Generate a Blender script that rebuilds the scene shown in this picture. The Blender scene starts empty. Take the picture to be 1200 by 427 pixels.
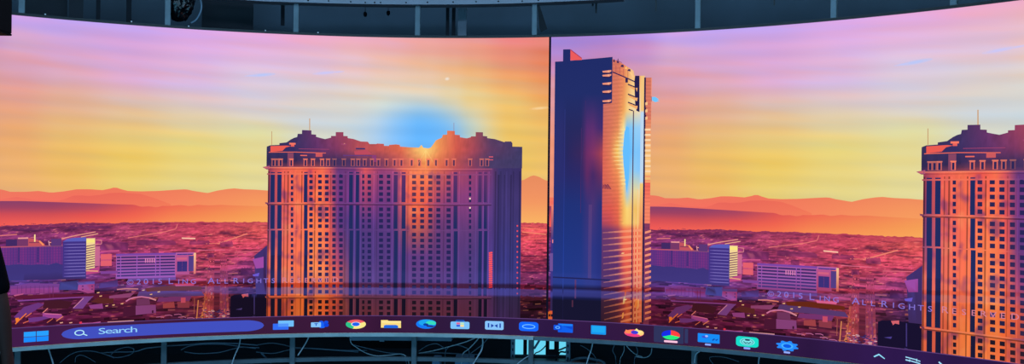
import bpy, bmesh, math, random
import numpy as np
from mathutils import Vector, Matrix, noise
from mathutils.geometry import tessellate_polygon

C = bpy.context.scene.collection
sc = bpy.context.scene
sc.view_settings.view_transform = 'Standard'
sc.view_settings.look = 'None'
sc.view_settings.exposure = 0
sc.view_settings.gamma = 1
sc.view_settings.use_curve_mapping = False

# ------------------------------------------------------------------ survey
# The video wall is a concave arc about the world z axis; these numbers were
# surveyed from the photograph (metres).
K = 0.8333
R = 7.0436 * K                    # radius of the curved screen
RAIL = 0.45                       # underside of the screen above the floor
TOPZ = RAIL + 3.0 * K             # upper edge of the screen
TBZ = RAIL + 0.1717 * K           # top of the taskbar on screen
PER = 6.2202 * K                  # arc length of one copy of the desktop picture
CAM = Vector((1.7094 * math.sin(2.5394) * K, 1.7094 * math.cos(2.5394) * K, 1.5319 * K + RAIL))
PITCH, ROLL, FPX = 0.0014, -0.0111, 974.05
M3 = np.array([[1, 0, 0], [0, math.cos(PITCH), -math.sin(PITCH)], [0, math.sin(PITCH), math.cos(PITCH)]]) @ \
     np.array([[math.cos(ROLL), 0, math.sin(ROLL)], [0, 1, 0], [-math.sin(ROLL), 0, math.cos(ROLL)]])

def ray(px, py):
    return M3 @ np.array([(px - 600) / FPX, 1.0, -(py - 213.5) / FPX])
def hit(px, py, r=R):
    """point of the arc of radius r seen at photo point -> (arc angle, z)"""
    v = ray(px, py)
    a = v[0] ** 2 + v[1] ** 2; b = 2 * (CAM.x * v[0] + CAM.y * v[1]); c = CAM.x ** 2 + CAM.y ** 2 - r * r
    t = (-b + math.sqrt(b * b - 4 * a * c)) / (2 * a)
    x, y = CAM.x + v[0] * t, CAM.y + v[1] * t
    return math.atan2(x, y), CAM.z + v[2] * t
def at_depth(px, py, d):
    v = ray(px, py); return CAM + Vector(v) * d
def at_y(px, py, y):
    v = ray(px, py); return CAM + Vector(v) * ((y - CAM.y) / v[1])
def S(px, py):
    a, z = hit(px, py); return a * R, z
def pos(s, z, off=0.0):
    a = s / R; r = R - off
    return Vector((r * math.sin(a), r * math.cos(a), z))
def polar(a, r, z):
    return Vector((r * math.sin(a), r * math.cos(a), z))
def proj(s, z):
    p = pos(s, z) - CAM
    q = M3.T @ np.array(p)
    return 600 + FPX * q[0] / q[1], 213.5 - FPX * q[2] / q[1]

SEAM = S(643.3, 200)[0]
def sr(c):
    return tuple(((x / 255) / 12.92 if x <= 10.31 else ((x / 255 + .055) / 1.055) ** 2.4) for x in (min(255, max(0, v)) for v in c))

# ------------------------------------------------------------------ helpers
def tag(o, label=None, cat=None, group=None, kind=None):
    if label: o['label'] = label
    if cat: o['category'] = cat
    if group: o['group'] = group
    if kind: o['kind'] = kind
    return o
def empty(name, loc=(0, 0, 0)):
    o = bpy.data.objects.new(name, None); C.objects.link(o); o.location = loc; o.empty_display_size = .1
    return o
def link(name, me, mat, parent=None):
    o = bpy.data.objects.new(name, me); C.objects.link(o)
    if mat: me.materials.append(mat)
    if parent:
        o.parent = parent
        w = Matrix.Translation(parent.location) if parent.parent is None else Matrix.Identity(4)
        o.matrix_parent_inverse = WM(parent).inverted()
    return o
def WM(o):
    m = Matrix.Translation(o.location)
    return m if o.parent is None else WM(o.parent) @ o.matrix_parent_inverse @ m
def bm_obj(name, bm, mat, parent=None, smooth=False):
    me = bpy.data.meshes.new(name)
    bmesh.ops.recalc_face_normals(bm, faces=bm.faces)
    bm.to_mesh(me); bm.free()
    if smooth:
        for p in me.polygons: p.use_smooth = True
    return link(name, me, mat, parent)

def new_mat(name):
    m = bpy.data.materials.new(name); m.use_nodes = True
    return m, m.node_tree.nodes, m.node_tree.links
def surf(name, col, rough=.5, metal=0, var=.15, scale=6, bump=0.0, spec=.4):
    m, n, l = new_mat(name)
    b = n['Principled BSDF']; b.inputs['Roughness'].default_value = rough; b.inputs['Metallic'].default_value = metal
    tc = n.new('ShaderNodeTexCoord'); nz = n.new('ShaderNodeTexNoise'); nz.inputs['Scale'].default_value = scale; nz.inputs['Detail'].default_value = 6
    l.new(tc.outputs['Object'], nz.inputs['Vector'])
    r = n.new('ShaderNodeValToRGB'); c = sr(col)
    r.color_ramp.elements[0].position = .3; r.color_ramp.elements[1].position = .7
    r.color_ramp.elements[0].color = tuple(x * (1 - var) for x in c) + (1,)
    r.color_ramp.elements[1].color = tuple(min(1, x * (1 + var)) for x in c) + (1,)
    l.new(nz.outputs['Fac'], r.inputs['Fac']); l.new(r.outputs['Color'], b.inputs['Base Color'])
    b.inputs['Specular IOR Level'].default_value = spec
    if bump:
        bp = n.new('ShaderNodeBump'); bp.inputs['Strength'].default_value = bump
        l.new(nz.outputs['Fac'], bp.inputs['Height']); l.new(bp.outputs['Normal'], b.inputs['Normal'])
    return m
def glow(name, col, strength=1):
    m, n, l = new_mat(name); n.remove(n['Principled BSDF'])
    e = n.new('ShaderNodeEmission'); e.inputs['Color'].default_value = sr(col) + (1,); e.inputs['Strength'].default_value = strength
    l.new(e.outputs[0], n['Material Output'].inputs['Surface']); return m
def screen_mat():
    """lit pixels of the display: colour carried by the mesh, given off as light"""
    m, n, l = new_mat('led_pixels'); n.remove(n['Principled BSDF'])
    a = n.new('ShaderNodeVertexColor'); a.layer_name = 'Pixel'
    e = n.new('ShaderNodeEmission'); l.new(a.outputs['Color'], e.inputs['Color'])
    l.new(e.outputs[0], n['Material Output'].inputs['Surface']); return m
LED = screen_mat()
MAT = dict(
    rail=surf('pale_aluminium', (178, 196, 198), .45, .0, .12, 9),
    post=surf('galvanised_steel', (98, 114, 124), .5, .0, .15, 12),
    steel=surf('grey_steel_header', (150, 148, 160), .6, .0, .08, 5),
    black=surf('matt_black', (5, 5, 9), .8, spec=.08),
    darkbox=surf('black_panel', (24, 27, 38), .7),
    cabinet=surf('cabinet_back', (28, 30, 36), .6),
    bezel=surf('bezel_black', (7, 5, 12), .5),
    wall=surf('dark_blue_wall', (56, 68, 82), .8, 0, .25, 1.2),
    wallseam=surf('dark_wall_strap', (12, 14, 26), .8),
    wallpanel=surf('wall_panel_grey', (120, 124, 136), .7),
    floor=surf('dark_floor', (30, 36, 46), .5, 0, .2, 3),
    ceil=surf('dark_ceiling', (26, 30, 40), .9),
    cable=surf('pale_cable', (190, 205, 216), .5),
    darkcable=surf('dark_cable', (14, 18, 26), .5),
    greycable=surf('grey_cable', (105, 126, 146), .5),
    plastic=surf('black_plastic_wrap', (8, 9, 14), .22, 0, .3, 8, .6),
    flap=surf('dark_flap', (14, 18, 26), .8),
    box=surf('pale_box', (120, 150, 185), .6),
    bag=surf('pale_teal_wrap', (80, 125, 140), .5, 0, .3, 20),
    clay=surf('brown_cardboard', (120, 66, 60), .7),
    skin=surf('skin_brown', (74, 46, 42), .6, 0, .08, 12, spec=.15),
    shirt=surf('black_shirt', (7, 7, 13), .9, spec=.05),
    jeans=surf('dark_trousers', (18, 20, 30), .85),
    hair=surf('black_hair', (8, 7, 8), .6),
    shoe=surf('dark_shoe', (12, 12, 14), .5),
    white=surf('screw_white', (220, 220, 225), .4),
)

def grid_faces(bm, rows):
    for i in range(len(rows) - 1):
        for j in range(len(rows[i]) - 1):
            bm.faces.new((rows[i][j], rows[i][j + 1], rows[i + 1][j + 1], rows[i + 1][j]))
def arc_bar(a0, a1, r0, r1, z0, z1, n=60, bm=None):
    """bar of rectangular section along an arc; z0/z1 numbers or functions of angle"""
    bm = bm or bmesh.new()
    f0 = z0 if callable(z0) else (lambda a: z0); f1 = z1 if callable(z1) else (lambda a: z1)
    rings = []
    for i in range(n + 1):
        a = a0 + (a1 - a0) * i / n
        rings.append([bm.verts.new(polar(a, r, z)) for r, z in ((r0, f0(a)), (r1, f0(a)), (r1, f1(a)), (r0, f1(a)))])
    for p, q in zip(rings, rings[1:]):
        for k in range(4):
            bm.faces.new((p[k], p[(k + 1) % 4], q[(k + 1) % 4], q[k]))
    bm.faces.new(rings[0]); bm.faces.new(rings[-1][::-1])
    return bm
def box_bm(c, ux, uy, uz, bm=None, bevel=0):
    bm = bm or bmesh.new(); c = Vector(c); v = []
    for k in (-1, 1):
        for i, j in ((-1, -1), (1, -1), (1, 1), (-1, 1)):
            v.append(bm.verts.new(c + ux * i + uy * j + uz * k))
    for f in ((0, 1, 2, 3), (4, 7, 6, 5), (0, 4, 5, 1), (1, 5, 6, 2), (2, 6, 7, 3), (3, 7, 4, 0)):
        bm.faces.new([v[x] for x in f])
    if bevel: bmesh.ops.bevel(bm, geom=bm.edges[:], offset=bevel, segments=2, affect='EDGES')
    return bm
def arc_box(a, r, z, w, d, h, bm=None, bevel=0):
    t = Vector((math.cos(a), -math.sin(a), 0)); n = Vector((math.sin(a), math.cos(a), 0))
    return box_bm(polar(a, r, z), t * w / 2, n * d / 2, Vector((0, 0, h / 2)), bm, bevel)
def smooth_path(pts, sub=6):
    out = []
    P = [pts[0]] + list(pts) + [pts[-1]]
    for i in range(1, len(P) - 2):
        for k in range(sub):
            t = k / sub; a, b, c, d = P[i - 1], P[i], P[i + 1], P[i + 2]
            out.append(.5 * ((2 * b) + (c - a) * t + (2 * a - 5 * b + 4 * c - d) * t * t + (3 * b - a - 3 * c + d) * t ** 3))
    out.append(pts[-1]); return out
def tube_bm(pts, rad, seg=8, bm=None):
    bm = bm or bmesh.new(); rings = []
    for i, p in enumerate(pts):
        d = (pts[min(i + 1, len(pts) - 1)] - pts[max(i - 1, 0)]).normalized()
        u = d.orthogonal().normalized() if i == 0 else (u - d * u.dot(d)).normalized()
        w = d.cross(u); r = rad(i / (len(pts) - 1)) if callable(rad) else rad
        rings.append([bm.verts.new(p + (u * math.cos(k * math.tau / seg) + w * math.sin(k * math.tau / seg)) * r) for k in range(seg)])
    for a, b in zip(rings, rings[1:]):
        for k in range(seg): bm.faces.new((a[k], a[(k + 1) % seg], b[(k + 1) % seg], b[k]))
    bm.faces.new(rings[0][::-1]); bm.faces.new(rings[-1]); return bm

# ------------------------------------------------------------------ picture painter
def lerp(a, b, t): return tuple(x + (y - x) * t for x, y in zip(a, b))
def table(xs, ys, rows):
    """bilinear colour table -> f(x, y)"""
    T = np.array(rows, float); xs = np.array(xs, float); ys = np.array(ys, float)
    def f(x, y):
        i = int(np.clip(np.searchsorted(xs, x) - 1, 0, len(xs) - 2)); j = int(np.clip(np.searchsorted(ys, y) - 1, 0, len(ys) - 2))
        u = min(1, max(0, (x - xs[i]) / (xs[i + 1] - xs[i]))); v = min(1, max(0, (y - ys[j]) / (ys[j + 1] - ys[j])))
        c = (T[j, i] * (1 - u) + T[j, i + 1] * u) * (1 - v) + (T[j + 1, i] * (1 - u) + T[j + 1, i + 1] * u) * v
        return tuple(c)
    return f
LAYER = 0.0008
def clip_s(P, c, sg):
    out = []
    for (a0, b0), (a1, b1) in zip(P, P[1:] + P[:1]):
        i0, i1 = (a0 - c) * sg >= -1e-9, (a1 - c) * sg >= -1e-9
        if i0: out.append((a0, b0))
        if i0 != i1:
            t = (c - a0) / (a1 - a0); out.append((c, b0 + (b1 - b0) * t))
    return out
class Pic:
    """part of the displayed picture: faces on the arc, one light colour per corner.
    Input coordinates are survey points of the left ('L') or right ('R') copy."""
    def __init__(self, origin, layer, ref='L', band=True):
        self.base = (SEAM - PER) if ref == 'L' else SEAM
        self.shift = origin - self.base            # from surveyed copy to the copy being built
        self.off = layer * LAYER; self.v = []; self.f = []; self.c = []; self.band = band; self.inc = 2.5e-5
    def sz(self, x, y): return S(x, y)
    def vert(self, s, z, col):
        if callable(col): col = col(*proj(s, z))
        s2 = s + self.shift
        if self.band: col = refresh(s2, z, col)
        self.v.append(pos(s2, z, self.off)); self.c.append(sr(col)); return len(self.v) - 1
    def face(self, pts, col):
        self.f.append([self.vert(s, z, col) for s, z in pts])
    def grid(self, s0, s1, bot, top, col, ns, nz):
        """columns from s0 to s1, bot/top: numbers or functions of s"""
        fb = bot if callable(bot) else (lambda s: bot); ft = top if callable(top) else (lambda s: top)
        idx = []
        for i in range(ns + 1):
            s = s0 + (s1 - s0) * i / ns; b, t = fb(s), ft(s)
            idx.append([self.vert(s, b + (t - b) * j / nz, col) for j in range(nz + 1)])
        for i in range(ns):
            for j in range(nz): self.f.append([idx[i][j], idx[i + 1][j], idx[i + 1][j + 1], idx[i][j + 1]])
    def rect(self, x0, y0, x1, y1, col, n=None, m=1):
        """upright rectangle between two photo corners (x by middle height)"""
        s0 = S(x0, (y0 + y1) / 2)[0]; s1 = S(x1, (y0 + y1) / 2)[0]
        zt = S((x0 + x1) / 2, y0)[1]; zb = S((x0 + x1) / 2, y1)[1]
        self.off += self.inc
        self.grid(s0, s1, zb, zt, col, max(n or 1, int((s1 - s0) / .03)), m)
    def poly(self, pts, col):
        q = [S(*p) for p in pts]
        self.poly_sz(q, col)
    def poly_sz(self, q, col):
        tri = tessellate_polygon([[Vector((a, b, 0)) for a, b in q]])
        W = .025; self.off += self.inc
        if max(p[0] for p in q) - min(p[0] for p in q) <= W:
            ids = [self.vert(a, b, col) for a, b in q]
            for t in tri: self.f.append([ids[k] for k in t])
            return
        for t in tri:                               # cut into upright strips so the face hugs the arc
            T = [q[k] for k in t]; lo = min(p[0] for p in T); hi = max(p[0] for p in T)
            n = max(1, math.ceil((hi - lo) / W - 1e-6))
            for k in range(n):
                P = clip_s(clip_s(T, lo + (hi - lo) * k / n, 1), lo + (hi - lo) * (k + 1) / n, -1)
                if len(P) > 2: self.f.append([self.vert(a, b, col) for a, b in P])
    def line(self, pts, w, col):
        """stroke of w photo pixels along surveyed points"""
        for (x0, y0), (x1, y1) in zip(pts, pts[1:]):
            L = math.hypot(x1 - x0, y1 - y0) or 1; nx, ny = -(y1 - y0) / L * w / 2, (x1 - x0) / L * w / 2
            k = max(1, int(L / 14))
            for i in range(k):
                a, b = i / k, (i + 1) / k
                xa, ya, xb, yb = x0 + (x1 - x0) * a, y0 + (y1 - y0) * a, x0 + (x1 - x0) * b, y0 + (y1 - y0) * b
                self.poly([(xa + nx, ya + ny), (xb + nx, yb + ny), (xb - nx, yb - ny), (xa - nx, ya - ny)], col)
    def profile(self, xs_ys):
        q = sorted(S(x, y) for x, y in xs_ys); a = [p[0] for p in q]; b = [p[1] for p in q]
        return lambda s: float(np.interp(s, a, b))
    def build(self, name, parent):
        me = bpy.data.meshes.new(name); me.from_pydata([tuple(p) for p in self.v], [], self.f)
        at = me.color_attributes.new('Pixel', 'FLOAT_COLOR', 'POINT')
        at.data.foreach_set('color', np.array([list(c) + [1.0] for c in self.c], dtype=np.float32).ravel())
        return link(name, me, LED, parent)

BX = [0, 60, 300, 450, 600, 700, 1050, 1183]
BY = [331, 335, 341, 341.5, 342.5, 346, 349, 352]
BS = [.25, .35, 1, 1, 1, 1, .4, .3]
def refresh(s, z, c):
    """the slow scanning bar the display itself shows across its lower part"""
    if z > 1.5: return c
    x, y = proj(s, z); d = y - np.interp(x, BX, BY); k = float(np.interp(x, BX, BS))
    if d < -26 or y > 384 + 40: return c
    if d < -10:
        t = k * .10 * min(1, (d + 26) / 4); return lerp(c, (95, 85, 175), t)
    if d < -4: return lerp(c, (c[0] * .80, c[1] * .55, c[2] * .55), k * min(1, (d + 10) / 1.0))
    if d < 4: return lerp(c, (78, 78, 165), k * .42)
    return lerp(c, (c[0] * .84, c[1] * .72, c[2] * .60), k * min(1, (d - 4) / 2))

# ---- sky colours, columns surveyed in the left copy (first ones carried over from the right copy)
SKY = [
 (-100, [(20, (162,128,216)), (50, (196,134,196)), (80, (222,150,165)), (150, (238,150,125)), (240, (238,140,112))]),
 (-60, [(20, (168,128,216)), (40, (192,132,192)), (60,(212,148,178)), (100, (220,150,150)), (150, (228,158,130)), (240, (236,170,118))]),
 (-20, [(18, (184,140,222)), (40, (196,142,206)), (62, (208,152,184)), (100, (222,156,150)), (140, (228,160,130)), (175, (234,168,110)), (240, (238,175,112))]),
 (20, [(18, (203,160,238)), (34, (203,165,228)), (50, (214,165,205)), (75, (220,158,182)), (100, (225,158,158)), (130, (230,164,132)), (160, (236,170,108)), (190, (240,176,104)), (225, (238,178,112))]),
 (75, [(25, (190,160,242)), (42, (204,165,230)), (62, (216,162,208)), (90, (222,168,186)), (115, (226,172,150)), (140, (232,182,128)), (170, (236,188,104)), (200, (238,186,96)), (225, (240,188,112))]),
 (150, [(30, (196,162,242)), (50, (208,164,232)), (70, (220,166,216)), (95, (222,172,212)), (115, (222,184,188)), (135, (226,192,150)), (160, (234,200,116)), (190, (238,202,98)), (222, (234,208,116))]),
 (225, [(36, (216,166,238)), (55, (224,172,228)), (80, (222,178,222)), (100, (218,184,224)), (120, (220,198,202)), (145, (226,208,160)), (170, (234,214,122)), (195, (234,212,124)), (224, (226,212,136))]),
 (300, [(40, (228,168,226)), (60, (232,178,216)), (80, (222,192,226)), (100, (218,202,224)), (120, (216,206,216)), (140, (218,212,198)), (155, (224,220,162)), (175, (232,218,144)), (222, (226,217,152))]),
 (375, [(43, (238,168,206)), (62, (230,182,206)), (85, (222,196,222)), (105, (222,206,208)), (125, (216,212,208)), (142, (206,212,218)), (156, (210,216,205)), (200, (210,216,205))]),
 (412, [(43, (238,168,196)), (62, (232,184,196)), (85, (230,200,208)), (105, (228,210,200)), (122, (216,214,208)), (138, (208,214,216)), (156, (204,214,214)), (200, (204,214,214))]),
 (450, [(45, (238,166,182)), (68, (232,184,178)), (92, (234,204,188)), (112, (226,218,200)), (124, (222,222,205)), (140, (212,218,214)), (200, (205,214,215))]),
 (500, [(46, (238,160,160)), (70, (234,178,150)), (95, (236,202,172)), (110, (232,216,190)), (121, (226,218,196)), (140, (215,218,205)), (200, (205,214,215))]),
 (530, [(46, (236,152,152)), (70, (234,170,138)), (95, (236,196,148)), (115, (232,214,170)), (128, (224,216,186)), (142, (215,216,200)), (200, (210,216,205))]),
 (552, [(46, (235,148,148)), (70, (234,162,124)), (95, (236,190,130)), (118, (238,208,140)), (138, (222,216,180)), (158, (222,218,175)), (200, (222,218,175))]),
 (600, [(46, (236,130,136)), (70, (232,140,110)), (95, (238,166,106)), (120, (240,194,110)), (150, (238,196,100)), (190, (236,196,96)), (215, (240,192,96)), (262, (246,190,100))]),
 (645, [(44, (230,132,126)), (62, (228,120,92)), (90, (235,140,92)), (112, (238,162,92)), (150, (240,190,96)), (190, (238,192,100)), (225, (242,196,112)), (262, (246,190,104))]),
]
SKX = []; SKZ = []
def left_s(x, y):
    return S(x, y)[0]
_cols = []
ZZ = np.linspace(TBZ, TOPZ, 120)
for x, rows in SKY:
    zs = [S(max(x, 2), y)[1] for y, _ in rows][::-1]; cs = np.array([c for _, c in rows], float)[::-1]
    SKX.append(S(x, 150)[0] if x >= 0 else S(2, 150)[0] + (x - 2) * .0072)
    _cols.append(np.stack([np.interp(ZZ, zs, cs[:, k]) for k in range(3)], 1))
SKT = np.array(_cols); SKX = np.array(SKX)
def sky_col(x, y):
    s, z = S(x, y)
    # slanting cloud streaks
    w = .035 * noise.noise(Vector((s * 1.3, z * 9 + s * .9, 3.1))) + .035 * noise.noise(Vector((s * .7 + 5, z * 4 + s * .6, 0)))
    zz = z + w
    i = int(np.clip(np.searchsorted(SKX, s) - 1, 0, len(SKX) - 2)); u = min(1, max(0, (s - SKX[i]) / (SKX[i + 1] - SKX[i]))); u = u * u * (3 - 2 * u)
    j = min(118, max(0, (zz - TBZ) / (TOPZ - TBZ) * 119)); j0 = int(j); t = j - j0
    c = SKT[i] * (1 - u) + SKT[i + 1] * u
    c = c[j0] * (1 - t) + c[min(119, j0 + 1)] * t
    up = min(1, max(0, (z - 1.6) / .8))
    m = noise.noise(Vector((s * 1.1, z * 13 + s * 1.5, 20))) + .6 * noise.noise(Vector((s * 2.6, z * 34 + s * 3.6, 27)))
    c = c + m * (np.array((9, -3, -14)) * up + np.array((4, 3, -5)) * (1 - up))
    c = c * .93 + np.array((214, 192, 168)) * .07
    b = 1 + .014 * math.sin(z * math.tau / .137 + .5 * s) + .014 * noise.noise(Vector((s * 1.1, z * 16 + s * 1.2, 9)))
    k = math.exp(-((((x - 490) / (64 if x < 490 else 60)) ** 2 + ((y - 160) / 37) ** 2) ** 1.6)) if y < 260 else 0
    c = lerp(tuple(c), lerp((150, 200, 250), (96, 180, 255), min(1, max(0, (x - 440) / 50))), .95 * k)
    return tuple(v * b for v in c)

# ---- facade colours of the big hotel
HX = [313, 330, 350, 365, 378, 386, 396, 415, 428, 445, 460, 475, 487, 500, 512, 530, 550, 572, 585, 611]
HY = [197, 230, 260, 300, 330, 345, 372]
HOTEL = table(HX, HY, [
 [(150,60,90),(235,95,85),(245,110,80),(235,85,80),(250,110,80),(215,85,95),(100,55,120),(115,55,120),(225,85,95),(150,60,115),(160,65,120),(235,95,85),(252,125,85),(250,125,80),(225,95,80),(190,70,90),(150,60,105),(125,55,110),(66,56,116),(64,52,112)],
 [(120,55,100),(235,95,85),(248,110,80),(248,100,75),(252,115,75),(225,85,85),(115,55,125),(110,55,125),(165,65,110),(115,55,125),(115,55,125),(225,90,85),(252,100,70),(240,95,75),(175,70,105),(135,60,120),(135,60,125),(105,58,125),(72,60,128),(72,58,122)],
 [(110,60,120),(220,95,100),(248,110,85),(252,120,80),(252,120,75),(235,90,85),(95,55,125),(90,55,130),(100,55,130),(100,55,130),(105,55,130),(200,80,95),(250,95,70),(215,80,85),(125,58,120),(115,58,125),(120,58,125),(90,58,128),(70,60,130),(70,60,125)],
 [(225,100,95),(240,110,90),(250,115,80),(253,130,80),(252,135,85),(245,105,80),(160,68,112),(88,58,132),(88,58,132),(95,58,132),(100,58,135),(112,60,135),(118,60,135),(115,60,135),(110,58,130),(105,58,130),(95,58,130),(80,58,130),(65,62,140),(65,62,138)],
 [(235,105,85),(235,110,85),(252,120,75),(252,130,75),(252,130,75),(250,115,70),(225,95,75),(115,65,130),(105,65,138),(105,65,138),(105,65,138),(110,65,138),(112,65,138),(110,65,138),(108,62,138),(102,62,138),(95,62,138),(78,62,138),(62,66,148),(65,62,140)],
 [(240,110,80),(225,100,75),(252,128,70),(252,130,70),(250,125,65),(248,110,60),(205,90,75),(130,65,110),(120,62,115),(120,62,118),(125,62,118),(128,62,118),(125,62,118),(125,62,115),(118,58,115),(112,55,115),(110,55,115),(90,55,120),(70,62,140),(65,58,125)],
 [(250,120,80),(200,85,80),(255,140,75),(255,135,75),(252,125,75),(250,110,75),(180,80,85),(130,62,105),(140,58,85),(135,62,105),(140,62,105),(145,60,95),(140,62,105),(135,60,100),(130,58,100),(125,55,100),(120,55,105),(90,52,120),(78,60,150),(70,52,120)],
])
ROOF = table([313, 345, 370, 395, 420, 445, 470, 498, 515, 535, 555, 575, 612], [158, 176, 190, 199], [
 [(58,50,100),(62,50,105),(105,52,115),(150,62,105),(180,75,100),(190,80,95),(225,110,85),(252,175,105),(240,135,90),(215,85,85),(165,72,95),(85,60,110),(62,56,110)],
 [(58,50,100),(60,48,110),(95,50,115),(130,56,110),(182,75,95),(200,80,90),(225,92,80),(252,200,118),(238,125,85),(215,80,82),(165,65,95),(98,58,110),(64,58,112)],
 [(48,42,92),(56,42,92),(78,48,92),(52,44,100),(74,48,106),(112,52,100),(190,75,95),(245,130,85),(222,95,80),(178,70,90),(122,58,105),(72,58,115),(64,58,112)],
 [(90,50,100),(190,75,90),(200,80,90),(110,55,112),(100,55,118),(125,58,112),(200,80,92),(245,118,82),(225,90,82),(185,68,92),(140,58,105),(75,58,115),(66,58,114)],
])
def sunglow(c, x, y):
    r = math.hypot(x - 499, y - 174); k = .85 * math.exp(-r / 7) + .28 * math.exp(-r / 30)
    return lerp(c, (255, 205, 120), min(.95, k))
def roof_col(x, y):
    c = ROOF(x, y); n = 1 + .10 * noise.noise(Vector((x * .12, y * .5, 12))) + .05 * noise.noise(Vector((x * .5, y * 1.4, 13)))
    return sunglow((c[0] * .97 * n, c[1] * n, c[2] * .90 * n), x, y)
def hotel_col(x, y):
    n = 1 + .06 * noise.noise(Vector((x * .35, y * .05, 2)))
    c = tuple(v * n for v in HOTEL(x, y))
    if y > 199:
        m = noise.noise(Vector((x * .07, y * .055, 5))) + .5 * noise.noise(Vector((x * .2, y * .13, 6)))
        c = lerp(c, (112, 52, 116), max(0, min(.6, (m - .12) * 1.2)) * min(1, max(0, (c[0] - 120) / 80)))
        if m < -.25: c = lerp(c, (255, 165, 105), min(.3, (-.25 - m) * .8) * min(1, max(0, (c[0] - 190) / 40)))
    if y > 240 and 402 < x < 562: c = lerp(c, (c[0] * .86, c[1], c[2] * .95), min(1, (y - 240) / 30))
    if x > 578: c = tuple(v * .9 for v in c)
    return sunglow(c, x, y)
CITY = table([0, 60, 120, 180, 240, 300, 345, 600, 645], [258, 275, 290, 310, 330, 350, 377], [
 [(140,55,95),(150,55,95),(160,60,95),(180,65,95),(198,70,90),(225,95,85),(225,95,85),(235,95,90),(235,100,90)],
 [(128,50,100),(128,50,100),(150,55,100),(180,65,95),(192,65,90),(212,80,88),(212,80,88),(212,75,85),(215,78,88)],
 [(115,45,110),(110,45,110),(140,50,105),(170,60,98),(192,65,90),(188,65,90),(188,65,90),(190,62,85),(190,62,85)],
 [(80,50,125),(80,50,125),(140,52,110),(152,60,110),(190,68,95),(150,58,110),(150,58,110),(155,50,85),(155,50,85)],
 [(75,50,120),(80,48,120),(108,48,112),(120,48,100),(172,62,95),(90,45,105),(90,45,105),(120,42,85),(125,45,90)],
 [(108,36,92),(100,35,85),(95,30,72),(108,38,78),(150,58,80),(40,25,66),(40,25,66),(70,28,55),(75,30,58)],
 [(95,28,72),(88,24,66),(82,24,62),(88,27,68),(105,42,90),(30,20,62),(30,20,62),(52,24,52),(56,26,55)],
])
def city_col(x, y):
    s, z = S(x, y); g = min(1, .5 + (y - 258) / 80); f = 1 - .45 * min(1, max(0, (y - 262) / 100))   # detail grows toward the viewer
    n1 = noise.noise(Vector((s * 9 * f, z * 46 * f, 1))); n2 = noise.noise(Vector((s * 30 * f, z * 120 * f, 4))); n0 = noise.noise(Vector((s * 2.5, z * 16, 7)))
    c = CITY(x, y)
    c = tuple(v * max(.3, 1 + (.50 * n1 + .42 * n2 + .30 * n0) * g) for v in c)
    if n1 + .6 * n0 < -.22: c = lerp(c, (62, 26, 72), min(.6, (-.22 - n1 - .6 * n0) * 1.6) * g)
    if n2 + .4 * n1 > .42: c = lerp(c, (246, 138, 118) if x > 130 or y < 290 else (190, 110, 160), min(.65, (n2 + .4 * n1 - .42) * 2.4))
    e = y - (262 if x > 60 else 264)
    if e < 7: c = lerp(c, (112, 40, 84) if x < 200 else (165, 52, 84), .45 * (1 - max(0, e) / 7))
    return c

FAR = [(-110, 226), (-20, 221), (0, 222), (5, 223), (12, 225), (30, 225), (45, 224), (60, 226), (75, 224.5), (90, 222), (105, 222), (120, 223), (128, 221.5), (135, 219.5), (142, 222), (150, 224), (165, 224.5), (185, 224), (200, 223), (208, 222.5), (218, 222), (227, 224), (237, 225.5), (243, 226.5), (255, 223.5), (268, 221.5), (275, 221), (285, 222), (300, 222.5), (313, 223.5), (450, 225), (606, 213), (614, 211), (624, 205.5), (631, 207), (638, 211), (645, 213)]
MID = [(-110, 231), (0, 234), (12, 232), (20, 231), (30, 232.5), (40, 234.5), (68, 235.5), (76, 233.5), (86, 229.5), (96, 229.2), (104, 230), (118, 228.5), (128, 226.5), (140, 226), (150, 226.5), (165, 227.5), (180, 232), (196, 238), (212, 244), (310, 246), (645, 247)]
NEAR = [(-110, 238), (0, 235.8), (25, 235.8), (50, 236.6), (80, 237.6), (120, 239), (150, 240), (157, 240), (165, 242.6), (175, 242), (184, 243.3), (190, 241.5), (200, 241.5), (212, 240.4), (222, 241.8), (232, 240.2), (245, 241), (258, 240.2), (275, 241), (310, 242), (450, 243), (645, 246)]
far_col = table([0, 100, 200, 300, 620], [205, 222, 235, 262], [
 [(240,120,95)] * 3 + [(240,140,95), (232,140,95)], [(238,120,95), (240,118,92), (240,125,92), (240,140,95), (238,145,98)], [(245,118,98), (246,110,96), (245,130,95), (246,152,95), (243,150,98)], [(245,130,98), (246,130,96), (245,150,95), (248,165,95), (250,180,100)]])
near_col = table([0, 60, 110, 160, 200, 310, 600], [236, 243, 252, 262], [
 [(138,66,106), (142,64,105), (160,70,100), (205,78,85), (232,92,85), (240,140,88), (245,150,95)], [(155,66,100), (158,66,98), (178,72,95), (225,88,82), (240,108,82), (244,150,88), (248,160,95)], [(212,78,86), (212,80,84), (228,84,80), (240,100,80), (244,125,82), (246,160,86), (250,168,98)], [(240,92,86), (242,98,84), (246,105,80), (248,120,80), (250,145,84), (250,170,92), (252,172,98)]])
MIDC = table([0, 100, 200, 300], [225, 242], [[(235,105,95), (232,102,90), (240,112,88), (244,140,90)], [(248,120,100), (240,108,92), (243,125,90), (246,150,92)]])

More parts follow.
